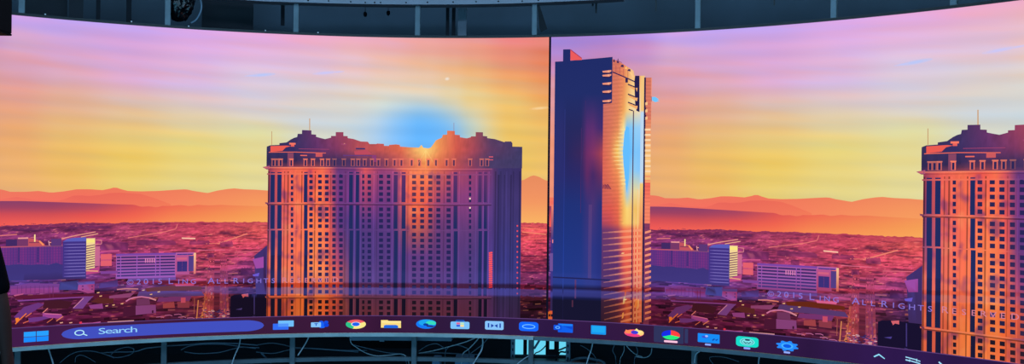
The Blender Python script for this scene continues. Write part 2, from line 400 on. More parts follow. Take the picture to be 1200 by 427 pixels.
def paint_wallpaper(origin, parent, copy_no):
    """one copy of the displayed desktop photograph, from arc position `origin`"""
    rnd = random.Random(7)
    sky = Pic(origin, 0, 'L', band=False)
    s0 = SEAM - PER; s1 = SEAM
    sky.grid(s0, s1, RAIL, TOPZ, sky_col, 170, 150)
    wp = sky.build('wallpaper', parent)
    # small bright wisps
    cl = Pic(origin, 1, 'L')
    for x, y, w, h, c in ((307, 88, 16, 2.2, (188, 200, 248)), (296, 88.6, 10, 1.3, (196, 200, 246)), (381, 85.5, 15, 2.0, (205, 200, 246)), (396, 84.4, 8, 1.2, (210, 200, 240)), (632, 127, 12, 2.0, (248, 208, 148)), (524, 92.5, 3, 2.2, (240, 225, 210))):
        for k, f in ((1.0, .35), (.72, .65), (.42, 1.0)):
            bg = sky_col(x, y)
            cl.poly([(x + w * k * math.cos(t), y + h * k * math.sin(t) - .08 * w * k * math.cos(t)) for t in np.linspace(0, math.tau, 18, endpoint=False)], lerp(bg, c, f))
            cl.off += LAYER * .2
        cl.off = LAYER
    cl.build('cloud_wisp', wp)
    mt = Pic(origin, 2)
    mt.grid(s0, s1, mt.profile([(-110, 268), (310, 266), (645, 268)]), mt.profile(FAR), far_col, 200, 8); mt.off += LAYER * .5
    mt.grid(s0, S(200, 236)[0], mt.profile([(-110, 245), (0, 243), (310, 246)]), mt.profile(MID), MIDC, 120, 3)
    mt.build('mountain_range', wp)
    mn = Pic(origin, 3)
    mn.grid(s0, S(606, 240)[0], mn.profile([(-110, 268), (310, 266), (645, 268)]), mn.profile(NEAR), near_col, 200, 8)
    mn.build('mountain_ridge', wp)
    # ---- city plain
    ct = Pic(origin, 4); ct.inc = 2e-7
    tl = ct.profile([(-110, 266), (0, 265), (30, 264), (50, 263.2), (70, 262), (100, 261.2), (130, 261.8), (160, 261), (200, 260.5), (310, 260.5), (610, 261), (645, 262)])
    tree = lambda s: tl(s) + .008 * noise.noise(Vector((s * 14, 0, 0))) + .006 * noise.noise(Vector((s * 45, 3, 0)))
    ct.grid(s0, S(318, 300)[0], TBZ - .01, tree, city_col, 330, 110)
    ct.grid(S(606, 300)[0], s1, TBZ - .01, tree, city_col, 40, 110)
    ct.off += LAYER * .4
    def warm(x, y):
        b = city_col(x, y); return lerp(b, rnd.choice([(255, 150, 110), (250, 190, 140), (240, 120, 140), (225, 110, 170)]), rnd.uniform(.15, .5) if y < 320 else rnd.uniform(.1, .5))
    def dark(x, y):
        b = city_col(x, y); q_ = rnd.uniform(.74, .94) if y < 325 else rnd.uniform(.55, .85); return tuple(v * q_ for v in b)
    for k in range(1150):                     # roofs, lanes of lamps, tree clumps
        y = 262 + 114 * rnd.random() ** 1.25; x = rnd.uniform(0, 312) if rnd.random() < .92 else rnd.uniform(612, 643)
        sc_ = .38 + (y - 262) / 66
        if rnd.random() < .45:
            c = warm(x, y); w = rnd.uniform(.5, 2.6) * sc_; h = rnd.uniform(.25, .55) * min(1.6, sc_)
        else:
            c = dark(x, y); w = rnd.uniform(1, 5) * sc_; h = rnd.uniform(.5, 1.2) * sc_
        if 268 < x < 312 and y > 346: continue
        if 282 < y < 328 and x < 118: continue
        ct.poly([(x - w, y - h * .5), (x + w, y - h), (x + w, y + h * .6), (x - w, y + h)], c)
    ct.off += LAYER * .3
    # far boulevards and lit roofs
    for pts, w, c in (([(0, 276.5), (12, 275.5), (20, 275)], .9, (235, 130, 115)), ([(150, 279), (175, 275), (195, 271.5), (206, 268.5), (208, 263)], .8, (235, 120, 115)),
                      ([(72, 280), (90, 276), (112, 272)], .9, (240, 160, 135)), ([(95, 278), (115, 274)], .8, (245, 180, 140)),
                      ([(213, 279.3), (229, 279.8)], 1.5, (250, 190, 165)), ([(58, 284.5), (69, 284)], 1.0, (250, 160, 140)), ([(118, 295), (140, 294)], 1.4, (205, 85, 135)),
                      ([(232, 293.5), (264, 293)], .7, (230, 110, 140)), ([(240, 286), (262, 285)], .7, (235, 120, 110)), ([(255, 286), (290, 274)], 1.2, (240, 130, 110)), ([(275, 296), (309, 294)], .7, (230, 110, 130)),
                      ([(613, 267), (642, 270)], 1.0, (250, 120, 100)), ([(613, 281), (642, 279)], .8, (240, 100, 95)), ([(612, 272), (640, 275)], 1.0, (250, 140, 110))):
        ct.line(pts, w, c)
    for x0, x1, y0, y1 in ((160, 206, 281.5, 287.5), (176, 186, 291, 297), (222, 246, 282, 287), (258, 273, 283, 289.5), (243, 251, 297, 303), (278, 312, 306, 311), (282, 296, 314, 322), (12, 60, 268, 271), (118, 150, 284, 293), (80, 130, 265, 268)):
        top_ = [(x0 + (x1 - x0) * k / 14, y0 + 2.6 * noise.noise(Vector((x0 + k * .9, 0, 0))) + (2 if k in (0, 14) else 0)) for k in range(15)]
        ct.poly(top_ + [(x1, y1), (x0, y1)], lambda x, y: lerp(city_col(x, y), (80, 32, 86), .45))
    ct.rect(118, 298, 131, 312, (228, 96, 110)); ct.rect(118, 304, 131, 306, (200, 80, 120))
    ct.build('city_plain', wp)
    # ---- road with traffic
    rd = Pic(origin, 5.2); rd.inc = 6e-7
    for y in np.arange(302, 374, 2.0):                    # carriageway surface, widening toward the viewer
        t = (374 - y) / 72
        for xa, xb, c in ((236 + 9 * t, 250 + 1.5 * t, (176, 72, 86)), (250 + 1.5 * t, 257 + 1 * t, (96, 34, 62)), (257 + t, 269 - 3 * t, (172, 76, 122))):
            cc = lerp(c, city_col((xa + xb) / 2, y), min(.95, .15 + .95 * t))
            rd.poly([(xa, y + 2), (xb, y + 2), (xb + .1, y), (xa + .25, y)], tuple(v * rnd.uniform(.95, 1.05) for v in cc))
    rd.off += LAYER * .3
    for lane, c in ((236.8, (255, 168, 96)), (239, (236, 120, 80)), (241.6, (222, 104, 96)), (244.4, (236, 110, 104)), (247.4, (214, 92, 96)), (249.6, (190, 76, 96)), (259.4, (214, 96, 110)), (262.2, (196, 84, 130)), (264.8, (160, 84, 165)), (267.2, (236, 112, 108))):
        for y in np.arange(305, 372, 3.0):
            t = (372 - y) / 67; xl = lane + (252 - lane) * t * (.6 if lane < 255 else .12); xu = lane + (252 - lane) * (t + .045) * (.6 if lane < 255 else .12)
            w = .75 * (1 - .55 * t); cc = lerp(c, city_col(xl, y), min(.97, .12 + t * 1.05 + rnd.uniform(0, .25)))
            rd.poly([(xl - w, y + 3), (xl + w, y + 3), (xu + w, y), (xu - w, y)], cc)
    rd.off += LAYER * .2
    for k in range(130):
        y = 372 - 70 * rnd.random() ** 1.3; t = (372 - y) / 60
        lane = rnd.choice((236.5, 240, 244, 247.5, 260, 263.5, 267)); x = lane + (251 - lane) * t * (.55 if lane < 255 else .12) + rnd.uniform(-.7, .7)
        if lane < 238 or (lane < 242 and rnd.random() < .4): c = rnd.choice([(255, 175, 100), (255, 150, 85), (250, 120, 80)])
        elif lane < 250: c = rnd.choice([(245, 120, 110), (235, 95, 90), (250, 200, 190), (200, 80, 110)])
        else: c = rnd.choice([(245, 115, 110), (225, 95, 150), (170, 85, 170), (250, 150, 140)])
        c = lerp(c, city_col(x, y), min(.9, .22 + .7 * t))
        w = .55 + .45 * (1 - t); h = rnd.uniform(.7, 1.9) * (1.1 - .6 * t)
        rd.poly([(x - w - .2 * h, y + h), (x + w - .2 * h, y + h), (x + w + .1 * h, y - h), (x - w + .1 * h, y - h)], c)
    for k in range(70):                          # cars waiting at the junction
        x = rnd.uniform(236, 268); y = rnd.uniform(363, 374)
        c = rnd.choice([(245, 200, 215), (90, 70, 150), (40, 30, 80), (60, 45, 120), (200, 110, 160)])
        rd.poly([(x - 1.6, y + .4), (x + 1.6, y + .2), (x + 1.2, y - .6), (x - 1.2, y - .5)], c)
    rd.line([(230.5, 374.5), (232.4, 352)], 1.1, (236, 160, 105)); rd.line([(227.5, 368), (228, 350)], .6, (190, 110, 95))
    rd.build('boulevard', wp)
    # ---- dark trees by the tower and lamp post
    tr = Pic(origin, 5.4)
    tp = tr.profile([(268, 349), (274, 346), (285, 345), (300, 345), (312, 346)])
    tr.grid(S(270, 360)[0], S(313, 360)[0], TBZ - .01, lambda s: tp(s) + .012 * noise.noise(Vector((s * 20, 1, 1))), lambda x, y: (26, 20, 56), 30, 6)
    tr.off += LAYER * .2
    tr.line([(298, 369), (298, 346)], 1.2, (70, 60, 140)); tr.line([(296, 371), (299, 371)], 1, (60, 50, 120))
    tr.poly([(283, 345.5), (291, 344), (291, 348), (287, 347.5), (285, 349.5)], (225, 110, 130)); tr.poly([(276, 363), (284, 361), (283, 363.5)], (80, 70, 165))
    tr.poly([(298, 300), (314, 287), (314, 345), (300, 345)], (66, 48, 110)); tr.poly([(296, 304), (309, 301), (309, 314), (300, 315)], (160, 75, 165))
    tr.poly([(296, 322), (304, 320), (303, 324), (297, 324)], (110, 90, 210))
    tr.build('tree_mass', wp)
    # ---- long low hotel at the left, seen in shade
    a = Pic(origin, 5)
    a.rect(-9, 289.5, 74, 311, lambda x, y: (104 + 16 * math.sin(x * 1.9) + 8 * math.sin(x * .31), 50, 128), 90, 3)
    a.off += LAYER * .2
    a.rect(-9, 288.4, 74, 289.8, lambda x, y: (185 - .9 * max(0, x - 20), 85, 112), 20)
    for x0 in (20.5, 43): a.rect(x0, 290, x0 + 3, 308, (72, 46, 118))
    a.rect(7, 281, 20, 288.6, (66, 42, 100)); a.rect(20, 280, 33, 288.6, (118, 56, 104)); a.rect(21, 278.6, 33, 280.2, (235, 150, 150))
    a.poly([(33, 288.6), (33, 279), (40, 280), (47, 282.5), (52, 286), (53.5, 288.6)], (195, 84, 96)); a.line([(46, 282.5), (51, 287.5)], 1.8, (252, 150, 95))
    a.rect(40, 275, 41.6, 284, (255, 222, 150)); a.rect(34, 283.6, 46, 285, (140, 60, 90))
    a.line([(57, 282.5), (58, 288)], 1, (225, 160, 170)); a.rect(60, 280, 72, 288.5, (92, 55, 118))
    for k in range(6):
        a.rect(-9, 292 + k * 3.2, 74, 292.4 + k * 3.2, lambda x, y: (88 + 8 * math.sin(x * 1.9), 46, 124), 30)
    sk = a.profile([(-12, 310), (10, 311), (20, 309.5), (33, 311), (45, 310), (58, 310.5), (66, 308), (76, 312), (101, 324)])
    a.off += LAYER * .2
    a.grid(S(-12, 315)[0], S(101, 320)[0], a.profile([(-12, 330), (101, 327)]), lambda s: sk(s) + .008 * noise.noise(Vector((s * 25, 0, 4))), lambda x, y: (62, 52, 122), 60, 2)
    a.build('long_hotel', wp)
    # ---- slab office with the sunlit end
    b = Pic(origin, 6)
    b.rect(73.5, 283, 101, 325, lambda x, y: (66, 50 + (y - 283) * .1, 132), 3, 2)
    b.poly([(73.5, 283.5), (79, 280.2), (86, 279), (101, 278.2), (101, 283)], (92, 92, 185))
    b.off += LAYER * .2
    for k in range(11): b.rect(75, 286 + k * 3.75, 100, 286.8 + k * 3.75, lambda x, y: (128, 112, 190) if x > 80 else (96, 76, 160), 4)
    b.rect(101, 279.5, 111.3, 318, (246, 214, 150))
    b.rect(101.5, 281, 111.3, 284.5, (250, 232, 130))
    b.off += LAYER * .2
    for k in range(12):
        y = 286.5 + k * 2.75; b.poly([(101, y + 1.9), (111.3, y), (111.3, y + 1.0), (101, y + 3.1)], (120, 66, 96))
    b.rect(111.3, 289, 117, 312, (200, 104, 142)); b.line([(111, 281.5), (119, 281.5), (119, 286), (111.5, 287)], .8, (220, 130, 140))
    b.poly([(101, 318), (111, 314), (117, 312), (116, 320), (101, 322)], (190, 70, 130)); b.line([(101, 317.5), (115, 318)], 1.2, (250, 170, 120))
    b.build('slab_office', wp)
    # ---- striped office block
    o = Pic(origin, 6)
    o.rect(136, 299, 206, 326, lambda x, y: lerp((172, 92, 160), (160, 92, 186), (y - 299) / 27), 5, 2)
    o.off += LAYER * .2
    for k in range(7):
        y = 300.4 + k * 3.55; o.rect(137, y, 205, y + 1.9, lambda x, y: (64, 42, 106) if y < 315 else (70, 50, 120), 5)
    for x in (141, 160, 182, 187): o.rect(x, 299, x + .9, 326, (158, 88, 186))
    for k in range(5): o.rect(170 + k * 2.6, 303, 171.2 + k * 2.6, 308, (220, 130, 180))
    o.rect(136, 297, 206, 299.3, (125, 70, 165), 4); o.rect(206, 296, 228, 299, (180, 96, 165)); o.rect(207.5, 297.6, 226, 299.2, (72, 56, 140))
    o.rect(205.5, 299, 222, 322, (186, 84, 142)); o.rect(207.5, 306.5, 219.5, 318.5, (60, 46, 118)); o.rect(207, 302, 219, 304.5, (210, 96, 130))
    o.rect(221, 300, 227.3, 318, (84, 60, 130)); o.rect(227, 296.5, 229.6, 321, lambda x, y: lerp((250, 196, 150), (230, 120, 110), (y - 296) / 25))
    o.rect(150, 326, 206, 329, (112, 76, 160)); o.rect(118, 318, 138, 321, (130, 66, 150))
    o.build('striped_office', wp)
    # ---- low buildings and roofs in front
    q = Pic(origin, 6.6); q.inc = 5e-6
    def pp(c, *p): q.poly(p, c); q.off += LAYER * .01
    pp((124, 62, 142), (12, 336), (36, 332), (70, 333), (70, 343), (12, 346)); pp((150, 66, 148), (13, 339), (68, 337), (69, 343), (13, 345.5))
    for k in range(9): q.rect(20 + k * 5.2, 335, 20.5 + k * 5.2, 344, (100, 44, 110))
    pp((66, 66, 140), (70, 331), (92, 329), (92, 340), (69, 340)); pp((172, 76, 150), (92, 333), (111, 331), (110.5, 343), (103, 344), (91, 340))
    pp((104, 86, 178), (90, 331), (111, 329.5), (111, 333), (92, 334))
    for x, y in ((96, 335), (107, 335), (96, 338.5), (107, 338.5)): q.rect(x, y, x + 2, y + 1.3, (90, 35, 90))
    pp((96, 28, 62), (14, 347), (60, 345), (130, 345), (140, 350), (60, 350), (20, 351)); pp((196, 96, 150), (16, 346), (28, 344), (27, 345.4), (17, 347.5))
    pp((140, 72, 168), (20, 352), (100, 347.5), (108, 347.5), (100, 349), (22, 353.6)); pp((128, 74, 166), (85, 362), (97, 349), (110, 347), (104, 353), (97, 362)); q.line([(86, 361), (98, 349.5)], .8, (225, 150, 190))
    pp((112, 58, 142), (16, 372), (28, 360), (45, 355), (52, 357), (38, 366), (22, 374)); pp((72, 28, 48), (50, 362), (52, 353), (70, 352), (85, 354), (80, 362)); q.line([(30, 372), (37, 367)], 1, (235, 120, 90))
    pp((165, 74, 168), (50, 367), (68, 368), (73, 369), (72, 373), (50, 373)); q.line([(50, 367), (56, 361.5)], 1, (240, 140, 140)); q.line([(52, 367.8), (72, 368.8)], .8, (240, 130, 180))
    pp((152, 72, 160), (104, 358), (120, 356), (121, 362), (106, 362)); pp((98, 44, 48), (106, 354), (115, 349), (133, 350), (133, 356), (118, 356))
    q.line([(137, 339.5), (148, 338.5), (162, 338.8)], 1.3, (240, 140, 120)); pp((152, 76, 140), (128, 347), (158, 343), (152, 349), (128, 350))
    pp((96, 66, 138), (163, 342), (178, 341), (236, 342), (240, 347), (200, 348), (160, 349))
    pp((128, 60, 140), (186, 349), (225, 347), (222, 353), (184, 354)); pp((88, 38, 60), (164, 352), (176, 353), (176, 358), (163, 359)); pp((122, 62, 120), (160, 350.5), (175, 349.5), (176, 357.5), (160, 358)); pp((146, 76, 156), (159, 358.5), (182.5, 357.5), (183, 367), (159, 369.5)); pp((82, 28, 68), (145, 360), (159, 358.6), (159, 370), (144, 372))
    q.line([(147.5, 353.5), (152, 350.5), (158, 348.8), (166, 348), (175, 349.2)], 1.5, (228, 140, 205)); q.line([(175, 349.2), (183, 352)], 1.8, (235, 160, 190)); q.rect(178, 364, 180, 367, (70, 25, 60))
    pp((172, 76, 90), (191, 356), (204, 354), (205, 361), (191, 361.5)); pp((150, 66, 90), (208, 354), (222, 353), (222, 361), (208, 361)); q.rect(212, 349, 217.5, 355, (215, 90, 130))
    pp((112, 46, 30), (170, 338), (200, 335), (236, 336), (236, 340), (172, 342)); pp((232, 108, 170), (205, 333.5), (228, 332), (227, 335), (206, 335.6)); pp((86, 56, 130), (116, 332), (138, 328), (138, 336), (116, 338))
    for x, y in ((125, 358.5), (133, 357.5), (143, 356), (177, 345), (186, 342), (168, 340), (115, 343), (118, 347)): pp((255, 210, 160), (x - 1.6, y), (x + 1.6, y - .6), (x + 1.4, y + .7), (x - 1.2, y + .9))
    for x in (58, 62): q.rect(x, 336, x + .6, 349, (120, 44, 90))
    q.line([(18, 380), (24, 374), (31, 367.5)], 1.2, (250, 130, 60)); pp((255, 140, 55), (18, 373), (22, 372.5), (23, 375), (19, 379)); q.line([(27, 379), (42, 373)], 1.0, (225, 110, 90)); q.line([(66, 376.5), (74, 371)], 1, (235, 140, 110)); q.line([(55, 378.5), (62, 373.5)], .8, (225, 120, 90))
    pp((116, 60, 150), (33, 373), (52, 371), (58, 373), (44, 377), (34, 378))
    for x in (70, 81): q.poly([(x, 378.2), (x + 4, 377.6), (x + 3.5, 378.8), (x + .5, 379.2)], (250, 190, 170))
    q.line([(94, 379.5), (108, 379), (118, 377.6)], 1.1, (200, 100, 195)); q.line([(126, 377.8), (157, 376)], 1.2, (235, 180, 205)); pp((235, 60, 100), (93, 377.5), (96, 377), (96, 379.5), (93, 379.8))
    for x, y in ((186, 372), (196, 370), (212, 372), (207, 369), (222, 373)): q.line([(x - 3, y), (x + 3, y - .6), (x + 6, y + .4)], .8, (205, 120, 190))
    pp((255, 140, 60), (641.5, 366), (645.5, 364.5), (645.5, 374.5), (641.5, 375)); pp((40, 20, 50), (643, 368.5), (645, 368), (645, 371), (643, 371.5))
    q.build('low_building', wp)
    # ---- caption on the picture
    cap = Pic(origin, 10.2, band=False)
    letters = [('©', 152.5, 334, .9), ('2', 162.6, 333.4, 1), ('0', 171, 333.2, 1), ('1', 179.6, 333, 1), ('5', 187.6, 333, 1), ('L', 200, 333, 1.15), ('I', 209.5, 332.8, .85), ('N', 217, 332.6, .85), ('G', 226.6, 332.6, .85),
               ('A', 247.6, 332.4, 1.1), ('L', 256, 332.4, .9), ('L', 265, 332.4, .9), ('R', 276.4, 332.2, 1.05), ('I', 285.6, 332, .9), ('G', 293.4, 332, .9), ('H', 303.4, 332, .9), ('T', 311.6, 331.8, .9), ('S', 320.2, 331.8, .9),
               ('R', 333.6, 331.6, 1.05), ('E', 342, 331.5, .9), ('S', 350.6, 331.4, .9), ('E', 359, 331.2, .9), ('R', 367.2, 331, .9), ('V', 375.4, 331, .9), ('E', 383.6, 330.9, .9), ('D', 393.4, 330.8, .95)]
    for ch, x, y, k in letters:
        s_, z_ = S(x, y); hgt = .042 * k
        glyph(cap, ch, s_, z_, hgt, (134, 116, 214) if x < 328 else (212, 128, 152), 1.2)
    cap.build('caption', wp)
    # ---- big hotel
    h = Pic(origin, 7); h.inc = 2e-6
    bx0 = S(313.2, 290)[0]; bx1 = S(610.4, 290)[0]
    crown = [(312.6, 177), (312.6, 172), (317, 170.4), (327.5, 170), (327.5, 168), (336, 167), (341, 163.5), (345, 161.6), (349, 160.6), (349, 157), (354, 157), (354, 152.6), (365, 153), (365, 157.5), (370.5, 158), (370.5, 160.5), (376, 162), (381, 163.2), (388, 161.5), (388, 159.5), (393.5, 159.5), (393.5, 155), (402.5, 155), (402.5, 159.5), (407.5, 159.8), (407.5, 162), (414, 163), (423, 166), (431, 166.3), (433, 169), (441, 169), (442, 168.4), (450, 168.8), (450, 171), (456, 171.2), (456, 170), (464, 169.4), (468.5, 170), (469, 172), (480, 172.8), (491, 173.2), (494, 170), (496, 173.3), (502, 174), (505, 173), (508, 169), (511, 164.5), (517, 162), (519, 160.5), (519, 158.2), (524, 158), (524, 153.3), (533, 153.7), (533, 158), (539, 158.5), (539, 161), (547, 162.3), (552, 161), (552, 160), (557.5, 160), (557.5, 155), (566, 155.2), (566, 159.5), (571, 160), (571, 162), (580, 163.2), (591, 166.8), (592, 166), (599, 166), (600.5, 168), (600.5, 172), (612, 172.3), (612, 177)]
    cp = [(S(x, y)[0] + i * 1e-5, S(x, y)[1]) for i, (x, y) in enumerate(crown)]
    ca = [p[0] for p in cp]; cb = [p[1] for p in cp]
    xs = sorted(set(ca) | set(np.linspace(ca[0], ca[-1], 220)))
    zroof = S(460, 197)[1]
    base = h.profile([(300, 197.2), (380, 197.6), (460, 198), (540, 198.2), (612, 197.6)])
    prev = None
    for s in xs:
        t = float(np.interp(s, ca, cb)); bz = base(s)
        col = [h.vert(s, bz + (t - bz) * j / 8, roof_col) for j in range(9)]
        if prev:
            for j in range(8): h.f.append([prev[j], col[j], col[j + 1], prev[j + 1]])
        prev = col
    h.grid(bx0, bx1, TBZ - .01, lambda s: base(s) + .004, hotel_col, 200, 150)
    # masts
    for x, y0, y1, c in ((363, 153, 139, (205, 150, 90)), (532, 154, 144, (150, 130, 150)), (318.5, 170, 154, (190, 130, 90))): h.line([(x, y0), (x, y1)], .6 if x != 363 else .9, c)
    h.off = LAYER * 7.5
    # roof parapet, left corner lantern, ledges
    h.poly([(317, 171.4), (336, 170.8), (341, 171.5), (335, 173), (331, 177), (317, 178.2)], (236, 92, 82)); h.rect(339, 167.6, 346.5, 169.6, (248, 122, 100)); h.rect(341, 169.6, 345, 172, (232, 98, 92)); h.poly([(335, 175), (338, 173), (343, 173), (346, 175.5), (346, 176.5), (334, 176.5)], (52, 46, 100))
    h.line([(315, 178.6), (345, 178.4), (382, 179.6)], .8, (242, 110, 90)); h.line([(350, 174.6), (386, 175.2)], .5, (170, 70, 110)); h.rect(352, 181.8, 360, 183, (240, 110, 95)); h.rect(337, 179.4, 344, 196, lambda x, y: (135, 70, 100)); h.rect(370, 179.5, 378, 184, (205, 90, 95))
    h.poly([(415, 177.5), (430, 176), (436, 181), (416, 181.5)], (190, 75, 95)); h.rect(417, 173.6, 428, 175.4, (66, 52, 108)); h.rect(436, 182, 441, 190, lambda x, y: (140, 62, 120)); h.rect(402, 182, 436, 183, (100, 60, 130)); h.rect(463, 186.2, 480, 187, (225, 110, 95)); h.rect(573, 183.5, 578, 184.6, (225, 95, 110)); h.rect(573, 187, 578, 188, (215, 90, 110))
    h.line([(400, 169), (406, 169.5)], 1.4, (160, 70, 110)); h.rect(403, 168, 404.4, 170, (235, 150, 130))
    # dormers
    for x, lit in ((320.5, .55), (324.5, .5), (329, .7), (341.4, 1), (358, .8), (359.5, .0), (366.8, .8), (377.5, .8), (384.5, .6), (392, .1), (403, .2), (413.5, .4), (420, .4), (427.5, .35), (436, .35), (443.5, .35), (453, .35), (462.5, .4), (470.5, .5), (482.5, .85), (491.5, .75), (502, .5), (511, .5), (523.5, .4), (532, .4), (551, .35), (564.5, .4), (571, .4)):
        if lit == 0: continue
        b_ = roof_col(x, 190); fr = lerp(b_, (255, 120, 100), .25 + .7 * lit); dk = lerp(b_, (40, 36, 88), .62)
        h.rect(x - 2.2, 186.2, x + 2.2, 195, fr); h.rect(x - 2.7, 186, x + 2.7, 187.2, lerp(fr, (255, 150, 110), .3))
        h.off += LAYER * .2; h.rect(x - 1.1, 187.8, x + 1.1, 194.6, dk); h.off -= LAYER * .2
    # main cornice
    def corn(x, y): return lerp(hotel_col(x, 200), (255, 150, 115), .5 if x < 390 or 465 < x < 530 else .2)
    crn = h.profile([(308, 195.8), (380, 196), (460, 197.2), (540, 197.8), (612, 197.6)])
    h.grid(S(310, 196)[0], S(577, 196)[0], lambda s: crn(s) - .0095, crn, corn, 60, 1)
    h.poly([(307.5, 196), (316, 194.4), (316, 198.6), (312, 198.6)], (175, 85, 120))
    h.grid(S(312, 200)[0], S(575, 200)[0], lambda s: crn(s) - .021, lambda s: crn(s) - .0165, lambda x, y: tuple(v * .8 for v in hotel_col(x, y)), 60, 1)
    # belts between storeys
    for y0, dx, amt in ((237.6, 2, .25), (347.3, 2, .45), (269, 0, .12), (203.2, 0, .2)):
        h.off = LAYER * 8.4
        bb = h.profile([(300, y0 + .2), (365, y0), (450, y0 + .5), (530, y0 + 1.2), (612, y0 + .6)])
        hi = h.sz(365, y0)[1] - h.sz(365, y0 + (1.0 if amt < .2 else 1.5))[1]
        h.grid(S(313 - dx, y0)[0], S(576, y0)[0], lambda s: bb(s) - hi, bb, lambda x, y: lerp(hotel_col(x, y - 2), (255, 150, 120) if x < 390 else (140, 90, 160), amt), 60, 1)
        if dx:
            h.off = LAYER * 8.3
            h.grid(S(313, y0)[0], S(576, y0)[0], lambda s: bb(s) - hi * 1.9, lambda s: bb(s) - hi, lambda x, y: tuple(v * .68 for v in hotel_col(x, y)), 60, 1)
            h.off = LAYER * 8.5; h.poly([(310.4, y0 - .5), (315, y0 + .3), (315, y0 + 1.9), (313, y0 + 1.9)], (120, 60, 95))
    # pilaster edges
    h.off = LAYER * 7.6
    for x, w, k in ((314.2, 1.6, .6), (332.6, 1.2, .72), (336.8, 1.4, .62), (339.2, .8, 1.12), (347, 1.0, .92), (353, 1.2, .66), (354.8, .9, 1.1), (361.2, .8, 1.08), (368.6, 1.3, .68), (370.4, .8, 1.1), (386.8, .9, .8), (395.2, .8, 1.12), (404, 1.2, .85), (407.2, 1.0, 1.15), (415.2, 1.4, 1.2), (422.5, 1.0, 1.15), (437.5, 1.6, 1.12), (441.4, .8, .82), (459.5, 1.2, 1.15), (468.5, 1.2, 1.12), (477.5, 1.2, .86), (480.5, .9, 1.1), (499.6, .9, 1.06), (509, .9, .9), (519.8, 1.2, .84), (529.6, 1.0, 1.14), (537.6, 1.0, 1.14), (557.5, 1.2, 1.12), (566, .9, 1.2), (572.3, .9, 1.2), (580, 1.5, .8), (586, 2, .9), (593, 1.2, 1.1), (601, 1.5, .88), (608.6, 2.2, .84)):
        h.rect(x - w / 2, 201, x + w / 2, 377, lambda x_, y_, k=k: tuple(v * k for v in hotel_col(x_, y_)), 1, 90)
    # tall glazed bays
    h.off = LAYER * 8
    def bay_col(x, y):
        t = min(1, max(0, (x - 440) / 30)) * max(0, 1 - abs(y - 205) / 60); c = lerp((34, 44, 96), (95, 50, 105), t)
        if y > 349: c = (28, 26, 62) if x < 400 else (26, 24, 58)
        return c if x > 400 or y < 300 else lerp(c, (28, 30, 66), .5)
    for x0, x1 in ((317, 322), (325, 330), (356.2, 360.4), (409.2, 413.6), (417, 421), (461.5, 466), (470.8, 475.4), (531.6, 536), (560.6, 564.6), (567, 570.8)):
        for y0, y1 in ((202, 237.2), (240.2, 268.4), (270, 346.8), (350, 377)):
            h.rect(x0, y0, x1, y1, bay_col, 1, max(3, int((y1 - y0) / 2)))
    # guest room windows
    rows = [204.3, 211.2, 218.1, 225.0, 231.9] + [242.9 + 6.75 * k for k in range(4)] + [272.2 + 6.78 * k for k in range(11)] + [351.8 + 6.7 * k for k in range(4)]
    cols = [(341, 343.6), (362.6, 366.4), (373, 377), (381, 385), (389.6, 393.4), (397.6, 401.6), (424.6, 427), (431, 434.8), (444.4, 448.8), (453.6, 457.4), (483.2, 487.6), (492.6, 497), (502.2, 506.6), (511.6, 516), (523.6, 528), (549.8, 552.2)]
    for x0, x1 in cols:
        xm = (x0 + x1) / 2; dx = np.interp(xm, [340, 365, 450, 530, 612], [.2, 0, .6, 1.4, 1.0])
        for y in rows:
            w = hotel_col(xm, y + 2); bright = sum(w) / 3
            d = (30, 34, 82) if y < 345 else (22, 22, 44)
            if xm < 402 and y > 318 and y < 345 and bright > 150: d = (62, 62, 140) if rnd.random() < .4 else (30, 24, 56)
            c = lerp(w, d, .94 if bright > 130 and xm < 402 else (.68 if 470 < xm < 530 and y < 240 else .84))
            h.rect(x0 - .15, y + dx - .1, x1 + .15, y + dx + 4.1, c)
    for x, w in ((582.5, 2.2), (590, 1.0), (597.5, 1.4)): h.rect(x, 205, x + w, 377, lambda x_, y_: tuple(v * .8 for v in hotel_col(x_, y_)), 1, 60)
    h.off = LAYER * 9
    for k in range(17): h.poly([(572.8, 296 + k * 2.5), (577, 295.2 + k * 2.5), (577.4, 297 + k * 2.5), (573.2, 297.9 + k * 2.5)], (255, 86, 92))
    for k in range(14): h.rect(605.6, 264 + k * 6.1, 607.2, 265.8 + k * 6.1, (240, 80, 90))
    for x, y in ((551, 233), (551, 243.8)): h.rect(x - 1, y - 1, x + .8, y + 1, (255, 220, 200))
    for k, (L, w) in enumerate(((26, .8), (20, .6), (24, .6))):
        t = (math.pi / 2, math.pi / 2 + .5, math.pi / 2 - .55)[k]
        for i in range(6):
            f0, f1 = i / 6, (i + 1) / 6
            x, y = 499 + math.cos(t) * L * (f0 + f1) / 2, 176 + math.sin(t) * L * (f0 + f1) / 2
            h.line([(499 + math.cos(t) * L * f0, 176 + math.sin(t) * L * f0), (499 + math.cos(t) * L * f1, 176 + math.sin(t) * L * f1)], w * (1.4 - f0), lerp((255, 215, 130), (hotel_col if y > 197 else roof_col)(x, y), .3 + .7 * f0))
    h.build('grand_hotel', wp)
    # ---- glass tower (surveyed in the right copy)
    g = Pic(origin, 8, 'R'); g.inc = 2e-6
